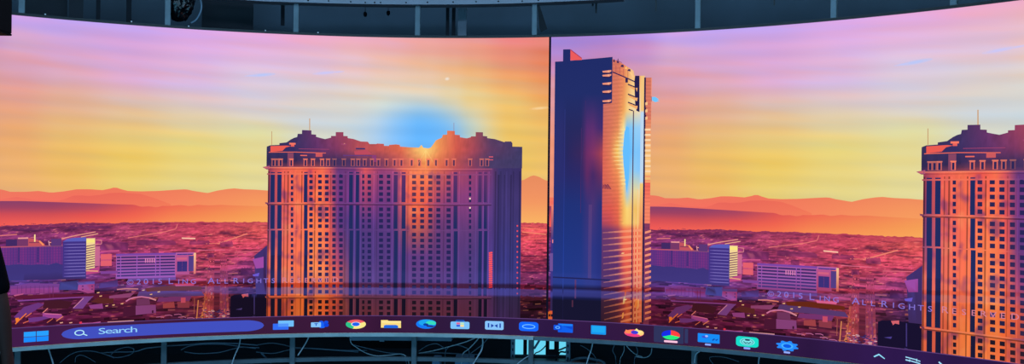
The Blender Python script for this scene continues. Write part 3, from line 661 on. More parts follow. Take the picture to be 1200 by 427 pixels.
    shade = table([650, 660, 664, 681, 688, 695, 702, 706, 718], [60, 110, 150, 180, 205, 240, 290, 335, 350, 378], [
        [(32,44,104)] * 9,
        [(34,46,106)] * 9,
        [(44,48,112), (42,46,108), (38,42,96), (40,42,96), (88,46,112), (92,48,112), (70,45,110), (66,45,110), (66,45,110)],
        [(44,46,112), (42,46,110), (40,40,96), (58,40,92), (110,46,102), (130,52,100), (150,60,88), (178,72,80), (178,72,80)],
        [(44,46,112), (42,46,112), (40,42,104), (44,42,104), (96,44,100), (70,42,102), (96,46,96), (110,50,96), (110,50,96)],
        [(36,50,118), (34,50,120), (32,50,120), (34,50,120), (56,50,118), (74,52,116), (48,50,118), (44,50,118), (44,50,118)],
        [(34,54,128), (32,54,130), (32,54,130), (34,54,130), (52,56,132), (46,54,132), (40,50,126), (42,50,124), (42,50,124)],
        [(38,58,136), (36,58,138), (36,58,138), (38,58,138), (44,58,136), (44,58,136), (40,52,130), (48,50,120), (48,50,120)],
        [(26,30,80)] * 9, [(28,30,82)] * 9])
    def vline(x, y): return x - (y - 213) * .0111 * 0
    le = lambda y: np.interp(y, [72, 250, 378], [651.3, 649.6, 648])
    g.grid(S(651, 90)[0] - .004, S(706.2, 200)[0], TBZ - .01, g.profile([(648, 72.6), (660, 72), (690, 69.4), (707, 67.9)]), shade, 40, 110)
    g.grid(S(706.2, 200)[0], S(717.6, 100)[0], S(712, 122)[1], g.profile([(706, 68), (717.4, 66.9)]), shade, 4, 10)
    g.rect(660, 58, 668.6, 73, (34, 44, 104)); g.poly([(668.6, 58.2), (670, 59), (682, 69), (682, 70.5), (668.6, 71)], (236, 92, 92)); g.line([(669, 58.6), (682, 68.6)], 1, (170, 60, 90))
    g.off = LAYER * 8.4
    for y in (83.4, 88, 97.6, 107, 118):       # lit balconies at the corner
        g.poly([(706, y), (716.5, y - 1.2), (716.5, y + .6), (714, y + 2), (706.5, y + 1.8)], (238, 150, 122)); g.poly([(706, y + 2), (714, y + 2.2), (716, y + 1.2), (716, y + 3.4), (707, y + 3.4)], (40, 30, 76)); g.rect(712, y - .6, 714.6, y + 1.4, (250, 180, 140))
    lit = table([705, 715, 724, 731, 735, 741, 745, 752], [70, 100, 130, 150, 178, 200, 225, 245, 262, 270, 300, 340, 378], [
        [(214,116,96)] * 3 + [(228,130,96), (240,150,100), (246,190,140), (235,160,110), (230,150,100)],
        [(214,116,98), (216,118,94), (220,122,92), (232,140,92), (240,170,100), (248,205,140), (250,205,130), (250,190,120)],
        [(214,112,98), (220,120,92), (225,128,88), (240,165,92), (248,205,130), (245,215,160), (240,215,170), (240,220,190)],
        [(218,105,86), (222,118,86), (232,140,90), (252,225,150), (120,195,250), (130,200,250), (150,206,245), (150,206,250)],
        [(232,96,78), (238,130,84), (250,205,100), (200,225,235), (96,190,255), (110,192,254), (128,198,250), (120,194,252)],
        [(236,98,76), (238,120,80), (242,150,86), (250,215,150), (110,190,250), (150,205,240), (140,202,248), (130,198,252)],
        [(220,92,76), (226,105,78), (234,120,80), (248,200,120), (150,200,240), (235,215,160), (236,215,150), (230,220,190)],
        [(215,84,80), (220,86,76), (230,105,76), (244,185,95), (252,215,120), (245,195,110), (240,190,100), (246,200,120)],
        [(170,66,96), (196,74,84), (222,96,76), (245,190,100), (250,205,110), (246,195,110), (244,200,110), (240,180,110)],
        [(92,50,110), (110,55,105), (150,66,96), (236,105,80), (242,120,85), (235,110,85), (242,120,85), (240,120,90)],
        [(78,46,112), (86,48,110), (96,48,108), (228,90,80), (236,98,80), (220,90,85), (236,98,80), (236,100,84)],
        [(60,42,100), (70,42,100), (88,44,95), (170,60,82), (210,86,72), (170,66,80), (225,92,76), (215,90,80)],
        [(40,26,62), (58,32,62), (88,40,62), (160,66,64), (214,105,66), (150,62,62), (205,95,66), (180,80,66)]])
    def lit_col(x, y):
        c = lit(x, y); t_ = min(1, max(0, (728 - x) / 20)); c = lerp(c, (178, 100, 104), .30 * t_ * (1 if y < 240 else .4))
        if y < 262 and x < 730:
            f = math.sin((y + (x - 706) * (.10 if y < 150 else .05)) * math.tau / 4.6); c = tuple(v * (1 + .05 * f + .05 * noise.noise(Vector((x * .12, y * .9, 3)))) for v in c)
        return c
    g.grid(S(717.6, 100)[0], S(752, 200)[0], TBZ - .01, g.profile([(717, 69), (722, 71), (730, 75), (738, 80), (743, 83.5), (743.4, 89), (752, 89)]), lit_col, 30, 190)
    g.grid(S(706.2, 200)[0], S(717.6, 200)[0], TBZ - .01, g.profile([(706, 122.4), (718, 120.6)]), lit_col, 10, 160)
    g.off = LAYER * 8.8
    # crown clutter
    for x, y, w, hh, c in ((724, 72, 3, 3, (60, 40, 86)), (729, 77, 4, 2.4, (52, 38, 84)), (737, 82, 4, 2, (60, 46, 90)), (733.5, 79.4, 3, 2.4, (250, 190, 120)), (719.6, 71, 2, 3, (50, 36, 84))): g.poly([(x - w / 2, y + hh / 2), (x + w / 2, y + hh / 2 + 1), (x + w / 2, y - hh / 4), (x, y - hh / 2)], c)
    g.line([(724, 71.5), (724.6, 69)], .8, (60, 44, 90)); g.line([(722, 71), (729, 73.5)], .7, (150, 80, 110)); g.line([(718, 84.6), (730, 89.6), (745, 96.4)], 1.4, (62, 40, 84)); g.rect(733, 92, 736, 97, (50, 38, 84)); g.line([(739, 85), (742.6, 91)], 1.6, (255, 205, 140))
    for x in (722, 726.5, 731, 736): g.line([(x, 77 + (x - 722) * .45), (x, 85 + (x - 722) * .45)], .5, (170, 76, 86))
    # dark recess with balconies, bright fin, slot, right wing
    for pts in ([(744.4, 89), (749.6, 89), (749.6, 131.5), (746, 130), (744.4, 121), (743.6, 96)],): g.poly(pts, (38, 32, 78))
    for y in (99, 110.5, 120): g.poly([(736, y + .5), (747.5, y + 4.5), (746.6, y + 8.4), (737.6, y + 3.6)], (246, 176, 110)); g.line([(736, y), (747, y + 4.4)], 1.4, (44, 34, 78))
    g.line([(737, 128.4), (742, 130)], 1.3, (50, 38, 78))
    g.rect(749.8, 89, 754.2, 378, lambda x, y: (244, 198, 128) if y < 130 else ((190, 215, 240) if y < 215 else (lerp((246, 205, 120), (240, 130, 90), min(1, (y - 215) / 60)))), 1, 100)
    g.rect(740.6, 130, 741.8, 378, lambda x, y: (80, 46, 80) if y < 250 else (44, 34, 70), 1, 40)
    g.rect(746.6, 222, 747.4, 378, (255, 205, 140), 1, 30); g.rect(743, 250, 743.6, 378, (250, 190, 130), 1, 20)
    g.rect(751.4, 90, 753.2, 378, lambda x, y: (64, 36, 80) if y > 400 else lit_col(x, y), 1, 60)
    g.rect(753.6, 91, 755.8, 378, (40, 30, 74), 1, 60)
    def wing(x, y):
        c = (214, 118, 96) if y < 140 else (lerp((226, 128, 96), (248, 190, 120), min(1, (y - 140) / 40)) if y < 212 else (lerp((236, 96, 84), (244, 130, 100), min(1, (y - 212) / 30)) if y < 262 else (130, 58, 96)))
        return tuple(v * (1 + .06 * math.sin(y * math.tau / 4.4)) for v in c)
    g.grid(S(755.7, 200)[0], S(763.6, 92)[0], TBZ - .01, S(760, 91.2)[1], wing, 4, 190)
    g.rect(763, 91.5, 764, 130, (236, 150, 130), 1, 4)
    for y in (118.5, 127, 135.6): g.poly([(755.8, y), (757.8, y - 1), (757, y + 1.4), (755.8, y + 1.6)], (44, 30, 70)); g.poly([(756.4, y + 2), (759, y + 1), (759, y + 4.6), (756.4, y + 5)], (250, 196, 140))
    g.off = LAYER * 9.1
    for k in range(11): g.rect(756, 151 + k * 6.1, 762.6, 153.4 + k * 6.1, (252, 214, 170) if k < 9 else (244, 160, 110))
    for k in range(15):                             # sun-struck blades reach left across the bright face
        y = 152 + k * 4.55; w = 12 * math.exp(-((y - 180) / 22) ** 2) + 3
        g.poly([(731.4 - w, y), (733.5, y - 1.0), (733.5, y + 1.2)], (252, 222, 150))
    g.poly([(731.8, 156), (734.2, 148), (737.4, 150), (738.2, 175), (737, 210), (734.6, 226), (733, 214), (730.8, 192), (730, 178), (731, 166)], (100, 190, 255))
    for y in [270 + 6.75 * k for k in range(18)]:
        yy = (y - 270) / 108; sl = 3 + 9 * yy
        for xa, xb in ((706.5 + 2 * yy, 740.4), (742.2, 751.6)):
            ya = y + sl * (1 - (xa - 706) / 46); yb = y + sl * (1 - (xb - 706) / 46); n = 5
            for i in range(n):
                f0, f1 = i / n, (i + 1) / n
                x0, x1 = xa + (xb - xa) * f0, xa + (xb - xa) * f1; t = min(1, max(0, (x0 - 704) / 28)); th = .55 + 1.0 * t
                q0, q1 = ya + (yb - ya) * f0, ya + (yb - ya) * f1
                if max(q0, q1) + th > 379: continue
                g.poly([(x0, q0 - th * .8), (x1, q1 - th), (x1, q1 + th), (x0, q0 + th * .8)], lambda x, y_, t=t: lerp(lit_col(x, y_), (250, 160, 118), .35 + .5 * t))
        if y + 2 < 379: g.poly([(756, y + 1.6), (763, y - .4), (763, y + 2.2), (756, y + 4.2)], (242, 146, 116))
    for x, y, w, hh, c in ((731.5, 352, 1.6, 5, (255, 215, 130)), (733, 344, 1.2, 4, (255, 130, 60)), (730, 370, 1.2, 4, (255, 180, 100)), (745.6, 356, 2.2, 5, (250, 150, 80)), (748, 357, .9, 6, (255, 190, 110)), (730, 297, 2, .8, (255, 200, 140)), (732.5, 351.5, 2.4, .9, (255, 235, 170))): g.poly([(x - w, y + hh), (x + w * .6, y + hh * .6), (x + w, y - hh), (x - w * .4, y - hh * .7)], c)
    g.off = LAYER * 9
    g.rect(660.5, 128, 661.3, 378, lambda x, y: tuple(v * 1.18 for v in shade(x, y)), 1, 40); g.rect(689.5, 240, 693.5, 328, lambda x, y: lerp(shade(x, y), (120, 76, 130), .35), 1, 20)
    g.line([(681.5, 150), (680.6, 250)], .6, (74, 44, 104)); g.line([(686.5, 118), (685, 150), (681, 195)], .7, (62, 46, 104))
    for x, y0, y1 in ((674.5, 328, 350), (671, 352, 360)): g.rect(x - .9, y0, x + .9, y1, lambda x, y: (92, 58, 110), 1, 5)
    g.line([(648, 325), (680, 326.6), (715, 328.6)], 1.6, (28, 32, 82))
    for k in range(7): g.line([(707 + .9 * k, 216.5 + .5 * math.sin(k * 2)), (706.8 + 1.6 * k, 221.5 + .4 * k * .3)], .8, (120, 50, 80))       # small unreadable sign
    if copy_no: g.poly([(764, 114), (768, 113.6), (772.6, 116.8), (770, 117.5), (773, 118.6), (768, 120), (764.4, 118)], (110, 200, 255)); g.line([(763.4, 113), (763.6, 119)], .5, (90, 60, 110))
    # thin strip of desktop to the left of the tower
    g.off = LAYER * 5
    g.rect(645.5, 240, 650, 378, lambda x, y: lerp((238, 130, 110), (60, 52, 132), min(1, max(0, (y - 244) / 40))), 1, 40)
    g.off = LAYER * 5.4; g.rect(647.2, 281, 648.8, 285, (250, 140, 140)); g.rect(644.4, 364.5, 648.4, 374.6, (250, 120, 90)); g.off = LAYER * 5.8; g.rect(645.2, 368.4, 647.4, 371.4, (50, 26, 60)); g.rect(644.3, 297, 648, 318, lambda x, y: (112, 80, 150))
    g.build('glass_tower', wp)
    return wp

_glyphs = {}
def glyph_mesh(ch):
    if ch not in _glyphs:
        cu = bpy.data.curves.new('t', 'FONT'); cu.body = ch; cu.size = 1.0; cu.align_x = 'CENTER'; cu.resolution_u = 3
        ob = bpy.data.objects.new('t', cu); C.objects.link(ob)
        bpy.context.view_layer.update()
        me = ob.evaluated_get(bpy.context.evaluated_depsgraph_get()).to_mesh()
        vs = [(v.co.x, v.co.y) for v in me.vertices]; fs = [list(p.vertices) for p in me.polygons]
        _glyphs[ch] = (vs, fs)
        bpy.data.objects.remove(ob); bpy.data.curves.remove(cu)
    return _glyphs[ch]
def glyph(pic, ch, s, z, h, col, wide=1.0):
    vs, fs = glyph_mesh(ch); k = h / max(y for x, y in glyph_mesh('H')[0])
    ids = [pic.vert(s + x * k * wide, z + y * k, col) for x, y in vs]
    for f in fs: pic.f.append([ids[i] for i in f])

# ------------------------------------------------------------------ the video wall
ends = (SEAM - PER, SEAM + PER)
wall = empty('led_video_wall', pos(SEAM, RAIL))
tag(wall, 'long curved LED video wall showing a sunset city skyline above a desktop taskbar', 'video wall')
cab = arc_bar(ends[0] / R, ends[1] / R, R + .004, R + .09, RAIL, TOPZ, 160)
bm_obj('cabinet_body', cab, MAT['cabinet'], wall)
paint_wallpaper(SEAM - PER, wall, 0)
paint_wallpaper(SEAM, wall, 1)
bz = arc_bar(ends[0] / R, ends[1] / R, R - .012, R + .09, TOPZ, TOPZ + .02, 160)
bezel = bm_obj('top_bezel', bz, MAT['bezel'], wall)
for px, py in ((53, 16.6), (154, 25.2), (221, 30.6), (311, 35.6), (372.5, 38)):
    a, z = hit(px, py, R - .02)
    bm = bmesh.new(); bmesh.ops.create_uvsphere(bm, u_segments=10, v_segments=6, radius=.006, matrix=Matrix.Translation(polar(a, R - .012, z)))
    bm_obj('screw', bm, MAT['white'], bezel, True)
sm = Pic(SEAM, 12, 'R', band=False); sm.shift = 0
sa = S(643.2, 200)[0]
sm.grid(sa - .009, sa + .009, TBZ, TOPZ, (18, 18, 38), 1, 30)
sm.build('centre_line', wall)

# taskbar ------------------------------------------------------------
tb = Pic(SEAM, 13, 'R', band=False); tb.shift = 0
tbc = table([0, 60, 200, 300, 420, 560, 640, 800, 950, 1050, 1183], [370, 420], [
    [(66,28,72), (66,28,72), (64,26,58), (58,28,60), (60,24,58), (44,28,66), (48,26,70), (54,26,62), (50,26,70), (50,26,80), (42,24,66)],
    [(66,28,76), (66,28,74), (66,26,60), (56,24,56), (58,24,54), (44,26,66), (44,24,70), (54,24,62), (46,24,68), (48,26,80), (42,24,66)]])
def tcol(x, y):
    n = 1 + .10 * noise.noise(Vector((x * .03, 0, 8))); return tuple(v * n for v in tbc(x, y))
tb.grid(ends[0], ends[1], RAIL, TBZ, tcol, 160, 3)
tb.off += LAYER * .4
tb.grid(ends[0], ends[1], TBZ - .003, TBZ + .003, lambda x, y: (92, 62, 120), 160, 1)
bar = tb.build('taskbar', wall)

class Icon:
    """drawn in its own unit square, width/height surveyed on the wall"""
    def __init__(self, x0, y0, x1, y1, layer=15):
        xm, ym = (x0 + x1) / 2, (y0 + y1) / 2
        self.s, self.z = S(xm, ym); self.w = (S(x1, ym)[0] - S(x0, ym)[0]) / 2; self.h = (S(xm, y0)[1] - S(xm, y1)[1]) / 2
        self.p = Pic(SEAM, layer, 'R', band=False); self.p.shift = 0
    def up(self): self.p.off += LAYER * .5
    def poly(self, pts, col): self.p.poly_sz([(self.s + x * self.w, self.z + y * self.h) for x, y in pts], col)
    def rect(self, x0, y0, x1, y1, col): self.poly([(x0, y0), (x1, y0), (x1, y1), (x0, y1)], col)
    def ell(self, cx, cy, rx, ry, col, t0=0, t1=math.tau, n=28):
        pts = [(cx + rx * math.cos(t), cy + ry * math.sin(t)) for t in np.linspace(t0, t1, n, endpoint=t1 - t0 < 6.28)]
        if t1 - t0 < 6.28: pts = [(cx, cy)] + pts
        self.poly(pts, col)
    def rrect(self, x0, y0, x1, y1, rx, ry, col):
        pts = []
        for cx, cy, t in ((x1 - rx, y1 - ry, 0), (x0 + rx, y1 - ry, 1), (x0 + rx, y0 + ry, 2), (x1 - rx, y0 + ry, 3)):
            pts += [(cx + rx * math.cos((t + k / 8) * math.pi / 2), cy + ry * math.sin((t + k / 8) * math.pi / 2)) for k in range(9)]
        self.poly(pts, col)
    def ring(self, cx, cy, rx, ry, wx, wy, col, t0=0, t1=math.tau, n=28):
        ts = np.linspace(t0, t1, n + 1)
        for a, b in zip(ts, ts[1:]):
            self.poly([(cx + rx * math.cos(a), cy + ry * math.sin(a)), (cx + rx * math.cos(b), cy + ry * math.sin(b)), (cx + (rx - wx) * math.cos(b), cy + (ry - wy) * math.sin(b)), (cx + (rx - wx) * math.cos(a), cy + (ry - wy) * math.sin(a))], col)
    def build(self, name, label=None):
        o = self.p.build(name, bar)
        if label: o['label'] = label
        return o
def icon_name(): return 'app_icon'
i = Icon(28, 388.4, 57, 400.4)
for x0, x1 in ((-1, -.03), (.03, 1)):
    for y0, y1 in ((-1, -.05), (.05, 1)): i.rect(x0, y0, x1, y1, (40, 160, 255) if y0 > 0 else (26, 140, 255))
i.build('start_button', 'bright blue four-pane start button')
# search pill: long, so build it as arc columns with round ends
pl = Pic(SEAM, 14, 'R', band=False); pl.shift = 0
sA, sB = S(72, 390.5)[0], S(309.5, 381.4)[0]; zc = (S(100, 390.2)[1] + S(290, 382)[1]) / 2; hh = (S(190, 378.6)[1] - S(190, 392.0)[1]) / 2; hw = .15
def half(s):
    d = min(s - sA, sB - s)
    return hh * (1 if d > hw else math.sqrt(max(0, 1 - ((hw - d) / hw) ** 2)))
for a_, b_, n_ in ((sA, sA + hw, 14), (sA + hw, sB - hw, 40), (sB - hw, sB, 14)):
    pl.grid(a_, b_, lambda s: zc - half(s), lambda s: zc + half(s), (66, 80, 192), n_, 1)
pl.build('search_box', bar)['label'] = 'long blue rounded search box'
i = Icon(86.6, 386.6, 103, 394, 15.5)
i.ring(-.2, .1, .72, .9, .17, .26, (185, 240, 255)); i.poly([(.3, -.45), (.44, -.28), (1, -.85), (.84, -1.02)], (185, 240, 255)); i.build('magnifier_icon')
tx = Pic(SEAM, 15.5, 'R', band=False); tx.shift = 0
x = 116
for ch, xm in zip('Search', (119.5, 127.6, 135.6, 142.2, 149.0, 157.0)):
    s_, z_ = S(xm, 391.6 - (xm - 116) * .055); glyph(tx, ch, s_, z_, .045, (150, 212, 255), 1.85)
tx.build('search_text', bar)
i = Icon(320, 375.8, 344.4, 386.4); i.rrect(-1, -1, .5, .35, .06, .1, (52, 110, 245)); i.up(); i.rrect(-.5, -.35, 1, 1, .06, .1, (112, 190, 252)); i.up(); i.rrect(-.5, -.35, .5, .35, .05, .1, (84, 150, 250)); i.build('app_icon', 'two overlapping blue windows icon')
i = Icon(364.6, 375.8, 385.4, 384.6)
i.ell(.15, .45, .28, .5, (22, 92, 240)); i.ell(.7, .55, .26, .4, (18, 76, 225)); i.rrect(-.1, -1, .6, .3, .25, .5, (24, 100, 246)); i.rrect(.45, -.7, 1, .25, .25, .4, (12, 66, 220)); i.up()
i.rrect(-1, -.75, .12, .55, .08, .12, (134, 196, 250)); i.up(); i.rect(-.62, .12, -.22, .3, (30, 70, 190)); i.rect(-.47, -.4, -.37, .2, (30, 70, 190)); i.build('app_icon', 'blue people icon with a letter T tile')
i = Icon(405.4, 374.6, 429, 385.4)
for t0, t1, c in ((.52, 2.62, (240, 92, 104)), (2.62, 4.4, (46, 196, 140)), (4.4, 6.80, (252, 236, 140))): i.ell(0, 0, 1, 1, c, t0, t1, 16)
i.up(); i.ell(0, 0, .47, .5, (240, 235, 225)); i.up(); i.ell(0, 0, .38, .41, (30, 100, 240)); i.build('app_icon', 'round red, yellow and green browser icon with blue centre')
i = Icon(446.6, 375.2, 470.2, 384.6); i.poly([(-1, -.9), (-1, 1), (-.35, 1), (-.22, .8), (.98, .8), (1, -.95)], (252, 222, 132)); i.up(); i.rect(-.92, .4, 1, .62, (255, 240, 175)); i.poly([(-.72, -1), (-.7, -.35), (-.5, -.2), (.5, -.2), (.7, -.4), (.72, -1)], (32, 105, 225)); i.build('app_icon', 'yellow folder icon with a blue front')
i = Icon(487.8, 374.4, 511.2, 385.4); i.ell(0, 0, 1, 1, (20, 120, 245)); i.up(); i.ell(.12, .28, .88, .7, (30, 165, 240)); i.up(); i.ell(.48, .2, .52, .5, (56, 222, 190)); i.up(); i.ell(.25, -.35, .6, .28, (20, 120, 245)); i.up(); i.ell(-.02, -.08, .26, .26, (14, 60, 160)); i.poly([(.05, -.25), (1.0, -.4), (.6, -.62), (.05, -.5)], (42, 26, 66)); i.build('app_icon', 'blue and teal swirl browser icon')
i = Icon(528.2, 375, 550.4, 385.6); i.rrect(-.5, .3, .5, 1, .2, .3, (20, 86, 190)); i.up(); i.rrect(-.32, .3, .32, .75, .12, .2, (42, 26, 66)); i.up(); i.rrect(-1, -1, 1, .62, .18, .3, (124, 194, 250)); i.up()
for x_, y_, c in ((-.38, .0, (225, 100, 150)), (.04, .0, (190, 235, 190)), (-.38, -.5, (52, 90, 220)), (.04, -.5, (250, 225, 150))): i.rect(x_, y_, x_ + .38, y_ + .42, c)
i.build('app_icon', 'light blue shopping bag icon')
i = Icon(568.6, 376.4, 590.4, 386.6); i.rrect(-1, -1, 1, 1, .2, .3, (136, 196, 252)); i.up()
for pts in ([(-.7, -.5), (-.55, -.5), (-.55, .5), (-.7, .5)], [(.55, -.5), (.7, -.5), (.7, .5), (.55, .5)], [(-.35, -.55), (-.05, -.05), (.05, -.05), (.35, -.55), (.35, .35), (.05, .0), (-.05, .0), (-.35, .35)]): i.poly(pts, (26, 66, 170))
i.build('app_icon', 'pale blue icon with a dark bow-tie mark')
i = Icon(608.4, 377.4, 631.2, 388.2); i.rrect(-1, -1, 1, 1, .4, .55, (20, 104, 255)); i.up(); i.ring(0, 0, .68, .5, .1, .16, (120, 200, 255)); i.build('app_icon', 'blue icon with a pale oval ring')
i = Icon(649, 379.4, 671.6, 389.6); i.rrect(-.55, -1, 1, 1, .08, .15, (18, 96, 238)); i.up(); i.rect(-.45, .5, .95, .95, (30, 130, 250)); i.poly([(-.1, .5), (.95, .5), (.95, -.3)], (14, 76, 215)); i.up(); i.rrect(-1, -.5, -.15, .65, .1, .16, (14, 82, 225)); i.up(); i.ring(-.58, .08, .24, .34, .09, .14, (110, 190, 255)); i.build('app_icon', 'blue mail icon')
i = Icon(692.8, 381.6, 710.4, 392); i.rrect(-1, -1, 1, 1, .12, .16, (24, 150, 240)); i.up(); i.rrect(-.85, -.55, .85, .82, .08, .1, (32, 170, 245)); i.build('app_icon', 'plain sky blue square icon')
i = Icon(731.8, 384.8, 754.8, 394.8); i.ell(0, -.15, 1, .85, (250, 96, 120)); i.up(); i.poly([(-.95, -.1), (-.85, .6), (-.6, .45), (-.35, .65), (-.2, .35), (0, 0), (-.3, -.5)], (255, 140, 90)); i.ell(.6, 0, .4, .62, (255, 214, 130)); i.poly([(.0, .4), (.25, 1), (.5, .55), (.9, .3), (.5, -.2)], (255, 236, 150)); i.ell(-.1, -.6, .7, .35, (240, 60, 130)); i.up(); i.ell(.06, .05, .38, .42, (52, 66, 220)); i.up(); i.poly([(-.32, .1), (-.05, .3), (.1, .15), (-.1, -.05)], (90, 50, 190)); i.build('app_icon', 'orange and pink ring browser icon with blue centre')
i = Icon(766.4, 382.8, 801.4, 402, 14); i.rrect(-1, -1, 1, 1, .1, .14, (48, 52, 92)); i.build('icon_tile', 'grey-blue highlight tile of the active app')
i = Icon(802.6, 385.6, 806.6, 402.4, 14); i.rrect(-1, -1, 1, 1, .4, .14, (50, 56, 98)); i.build('icon_tile')
i = Icon(775.6, 387.2, 797.2, 398.2, 15)
for t0, t1, c in ((math.pi / 2, math.pi * 1.15, (24, 46, 232)), (-.3, math.pi / 2, (255, 66, 66)), (math.pi * 1.15, math.tau - .3, (40, 240, 130))): i.ell(0, 0, 1, 1, c, t0, t1, 18)
i.build('app_icon', 'red, blue and green pie icon')
i = Icon(778.4, 399.2, 794.4, 401.6); i.rrect(-1, -1, 1, 1, .12, .9, (255, 200, 225)); i.build('running_mark')
i = Icon(818, 391.4, 843.6, 401.8); i.rrect(-1, -1, 1, 1, .06, .1, (22, 140, 248)); i.up(); i.ell(-.35, .25, .3, .25, (60, 80, 210)); i.ell(-.2, .45, .14, .22, (170, 190, 250)); i.poly([(.3, -.3), (.5, .1), (.65, -.2), (.85, .1), (.85, -.1), (.7, -.45), (.55, -.1), (.4, -.5)], (18, 70, 170)); i.build('app_icon', 'blue rectangle icon with small figures')
i = Icon(826.4, 402.8, 833.6, 405); i.rrect(-1, -1, 1, 1, .2, .9, (140, 170, 255)); i.build('running_mark')
i = Icon(862.8, 394.8, 889.2, 406.6); i.rrect(-1, -1, 1, 1, .35, .5, (24, 222, 204)); i.up(); i.ell(0, 0, .66, .72, (130, 236, 240)); i.up(); i.ring(0, 0, .56, .6, .07, .09, (30, 140, 150)); i.rrect(-.2, .22, .24, .5, .1, .1, (24, 60, 80)); i.poly([(-.4, .0), (-.28, .05), (-.1, -.2), (.0, -.02), (.1, -.2), (.3, .05), (.4, .0), (.12, -.4), (.0, -.22), (-.12, -.4)], (30, 90, 105)); i.build('app_icon', 'teal rounded icon with a pale disc')
i = Icon(871.8, 407, 879.6, 409.4); i.rrect(-1, -1, 1, 1, .2, .9, (140, 170, 255)); i.build('running_mark')
i = Icon(909.4, 399.4, 936.4, 411.8); n_ = 8
pts = []
for k in range(n_ * 4):
    t = (k / (n_ * 4)) * math.tau + math.tau / 16; r_ = 1.0 if k % 4 in (0, 1) else .78; pts.append((r_ * math.cos(t), r_ * math.sin(t)))
i.poly(pts, (38, 140, 255)); i.up(); i.ell(0, 0, .52, .52, (70, 180, 255)); i.up(); i.ell(0, 0, .36, .36, (14, 90, 230)); i.build('app_icon', 'blue gear icon')
i = Icon(918.8, 412, 926.4, 414.2); i.rrect(-1, -1, 1, 1, .2, .9, (150, 175, 255)); i.build('running_mark')
i = Icon(1024, 414.6, 1037.6, 420.2); i.poly([(-1, -.35), (-.05, 1), (1, -.7), (.9, -1), (-.05, .35), (-.85, -.75)], (150, 225, 255)); i.build('tray_icon', 'pale blue chevron')
i = Icon(1061.6, 418.4, 1079, 427)
i.poly([(-1, .9), (-1, .6), (.5, .2), (.5, .45)], (165, 225, 255)); i.poly([(.65, .3), (.65, .0), (1, -.05), (1, .2)], (165, 225, 255)); i.poly([(-1, .15), (-1, -.2), (-.5, -.3), (-.5, .0)], (165, 225, 255)); i.poly([(-.3, .0), (-.3, -.3), (1, -.75), (1, -.45)], (165, 225, 255)); i.poly([(-.5, .2), (-.35, .2), (-.35, -.4), (-.5, -.4)], (165, 225, 255)); i.poly([(.45, .6), (.6, .6), (.6, -.1), (.45, -.1)], (165, 225, 255)); i.build('tray_icon', 'pale blue slider icon')
i = Icon(1099, 424, 1108, 434); i.poly([(-.8, .8), (-.5, 1), (.9, 0), (-.5, -1), (-.8, -.8), (.2, 0)], (165, 225, 255)); i.build('tray_icon', 'pale blue arrow icon')

# ------------------------------------------------------------------ steel frame that carries the wall
frame = empty('support_frame', pos(SEAM, 0, -.15))
tag(frame, 'pale steel frame behind and under the curved video wall, its posts showing above and below', 'frame')
RAILT = .030
brk = hit(626, 396, R)[0]
bm_obj('bottom_rail', arc_bar(ends[0] / R, brk - .0004, R - .03, R + .10, RAIL - RAILT, RAIL - .002, 90), MAT['rail'], frame)
bm_obj('bottom_rail', arc_bar(brk + .0004, ends[1] / R, R - .022, R + .10, RAIL - RAILT - .004, RAIL - .002, 90), MAT['post'], frame)
RP = R + .14
post_px = [(18, 8, 28, 420), (192, 10, 197, 412), (345, 20, 345, 412), (487.5, 25, 487.5, 412), (626.5, 25, 622.5, 418), (820, 20, 812, 420)]
angs = [(hit(x0, y0, RP)[0] + hit(x1, y1, RP)[0]) / 2 for x0, y0, x1, y1 in post_px] + [hit(977.5, 10, RP)[0], hit(1118, 2, RP)[0]]
angs = [angs[0] - .19] + angs + [angs[-1] + .16, angs[-1] + .32]
for k, a in enumerate(angs):
    p = bm_obj('post', arc_box(a, RP, 1.7, .042, .05, 3.4, bevel=.004), MAT['post'], frame)
    bm_obj('foot_plate', arc_box(a, RP, .006, .12, .12, .012), MAT['post'], p)
ZC = hit(400, 421, RP + .03)[1]
bm_obj('cross_rail', arc_bar(ends[0] / R, ends[1] / R, RP + .02, RP + .06, ZC - .018, ZC + .014, 100), MAT['post'], frame)
# curved header with screws
tp = [(240, -3), (270, .2), (310, 2.6), (360, 4.2), (420, 5.7), (500, 6.4), (550, 6.2), (600, 5.2), (650, 3.3), (700, 1.1), (730, -.8)]
ta = [hit(x, y, R + .10) for x, y in tp]; tax = [q[0] for q in ta]; taz = [q[1] for q in ta]
hz = lambda a: float(np.interp(a, tax, taz))
head = bm_obj('header_channel', arc_bar(tax[0], tax[-1], R + .06, R + .19, hz, lambda a: hz(a) + .13, 60), MAT['steel'], frame)
for px, py in ((361, .6), (385, 1), (411, 2.2), (428, 3), (439, 3), (446, 3), (476, 3), (501, 2.6), (531, 2.4), (558, 2), (584, 1.6), (612, 1.4), (631, .4)):
    a, z = hit(px, py, R + .06)
    bm = bmesh.new(); bmesh.ops.create_uvsphere(bm, u_segments=10, v_segments=6, radius=.0065, matrix=Matrix.Translation(polar(a, R + .058, z)))
    bm_obj('screw', bm, MAT['black'], head, True)

# slotted angle uprights beyond the windows
def slotted(x0, x1, r):
    a0, a1 = hit(x0, 408, r)[0], hit(x1, 408, r)[0]; a = (a0 + a1) / 2
    o = arc_box(a, r, .28, (a1 - a0) * r, .03, .56)
    return o
for x0, x1, lab in ((599, 603.4, 'slotted steel upright standing left of the bright window under the screen'), (663.6, 668.4, 'slotted steel upright standing right of the bright window under the screen')):
    r_ = R + .42
    o = bm_obj('slotted_upright', slotted(x0, x1, r_), MAT['greycable']); tag(o, lab, 'upright', 'slotted uprights under the screen')
    a = hit((x0 + x1) / 2, 408, r_)[0]
    for k in range(9):
        bm = arc_box(a, r_ - .0155, .08 + k * .055, .010, .004, .024)
        bm_obj('slot', bm, MAT['black'], o)

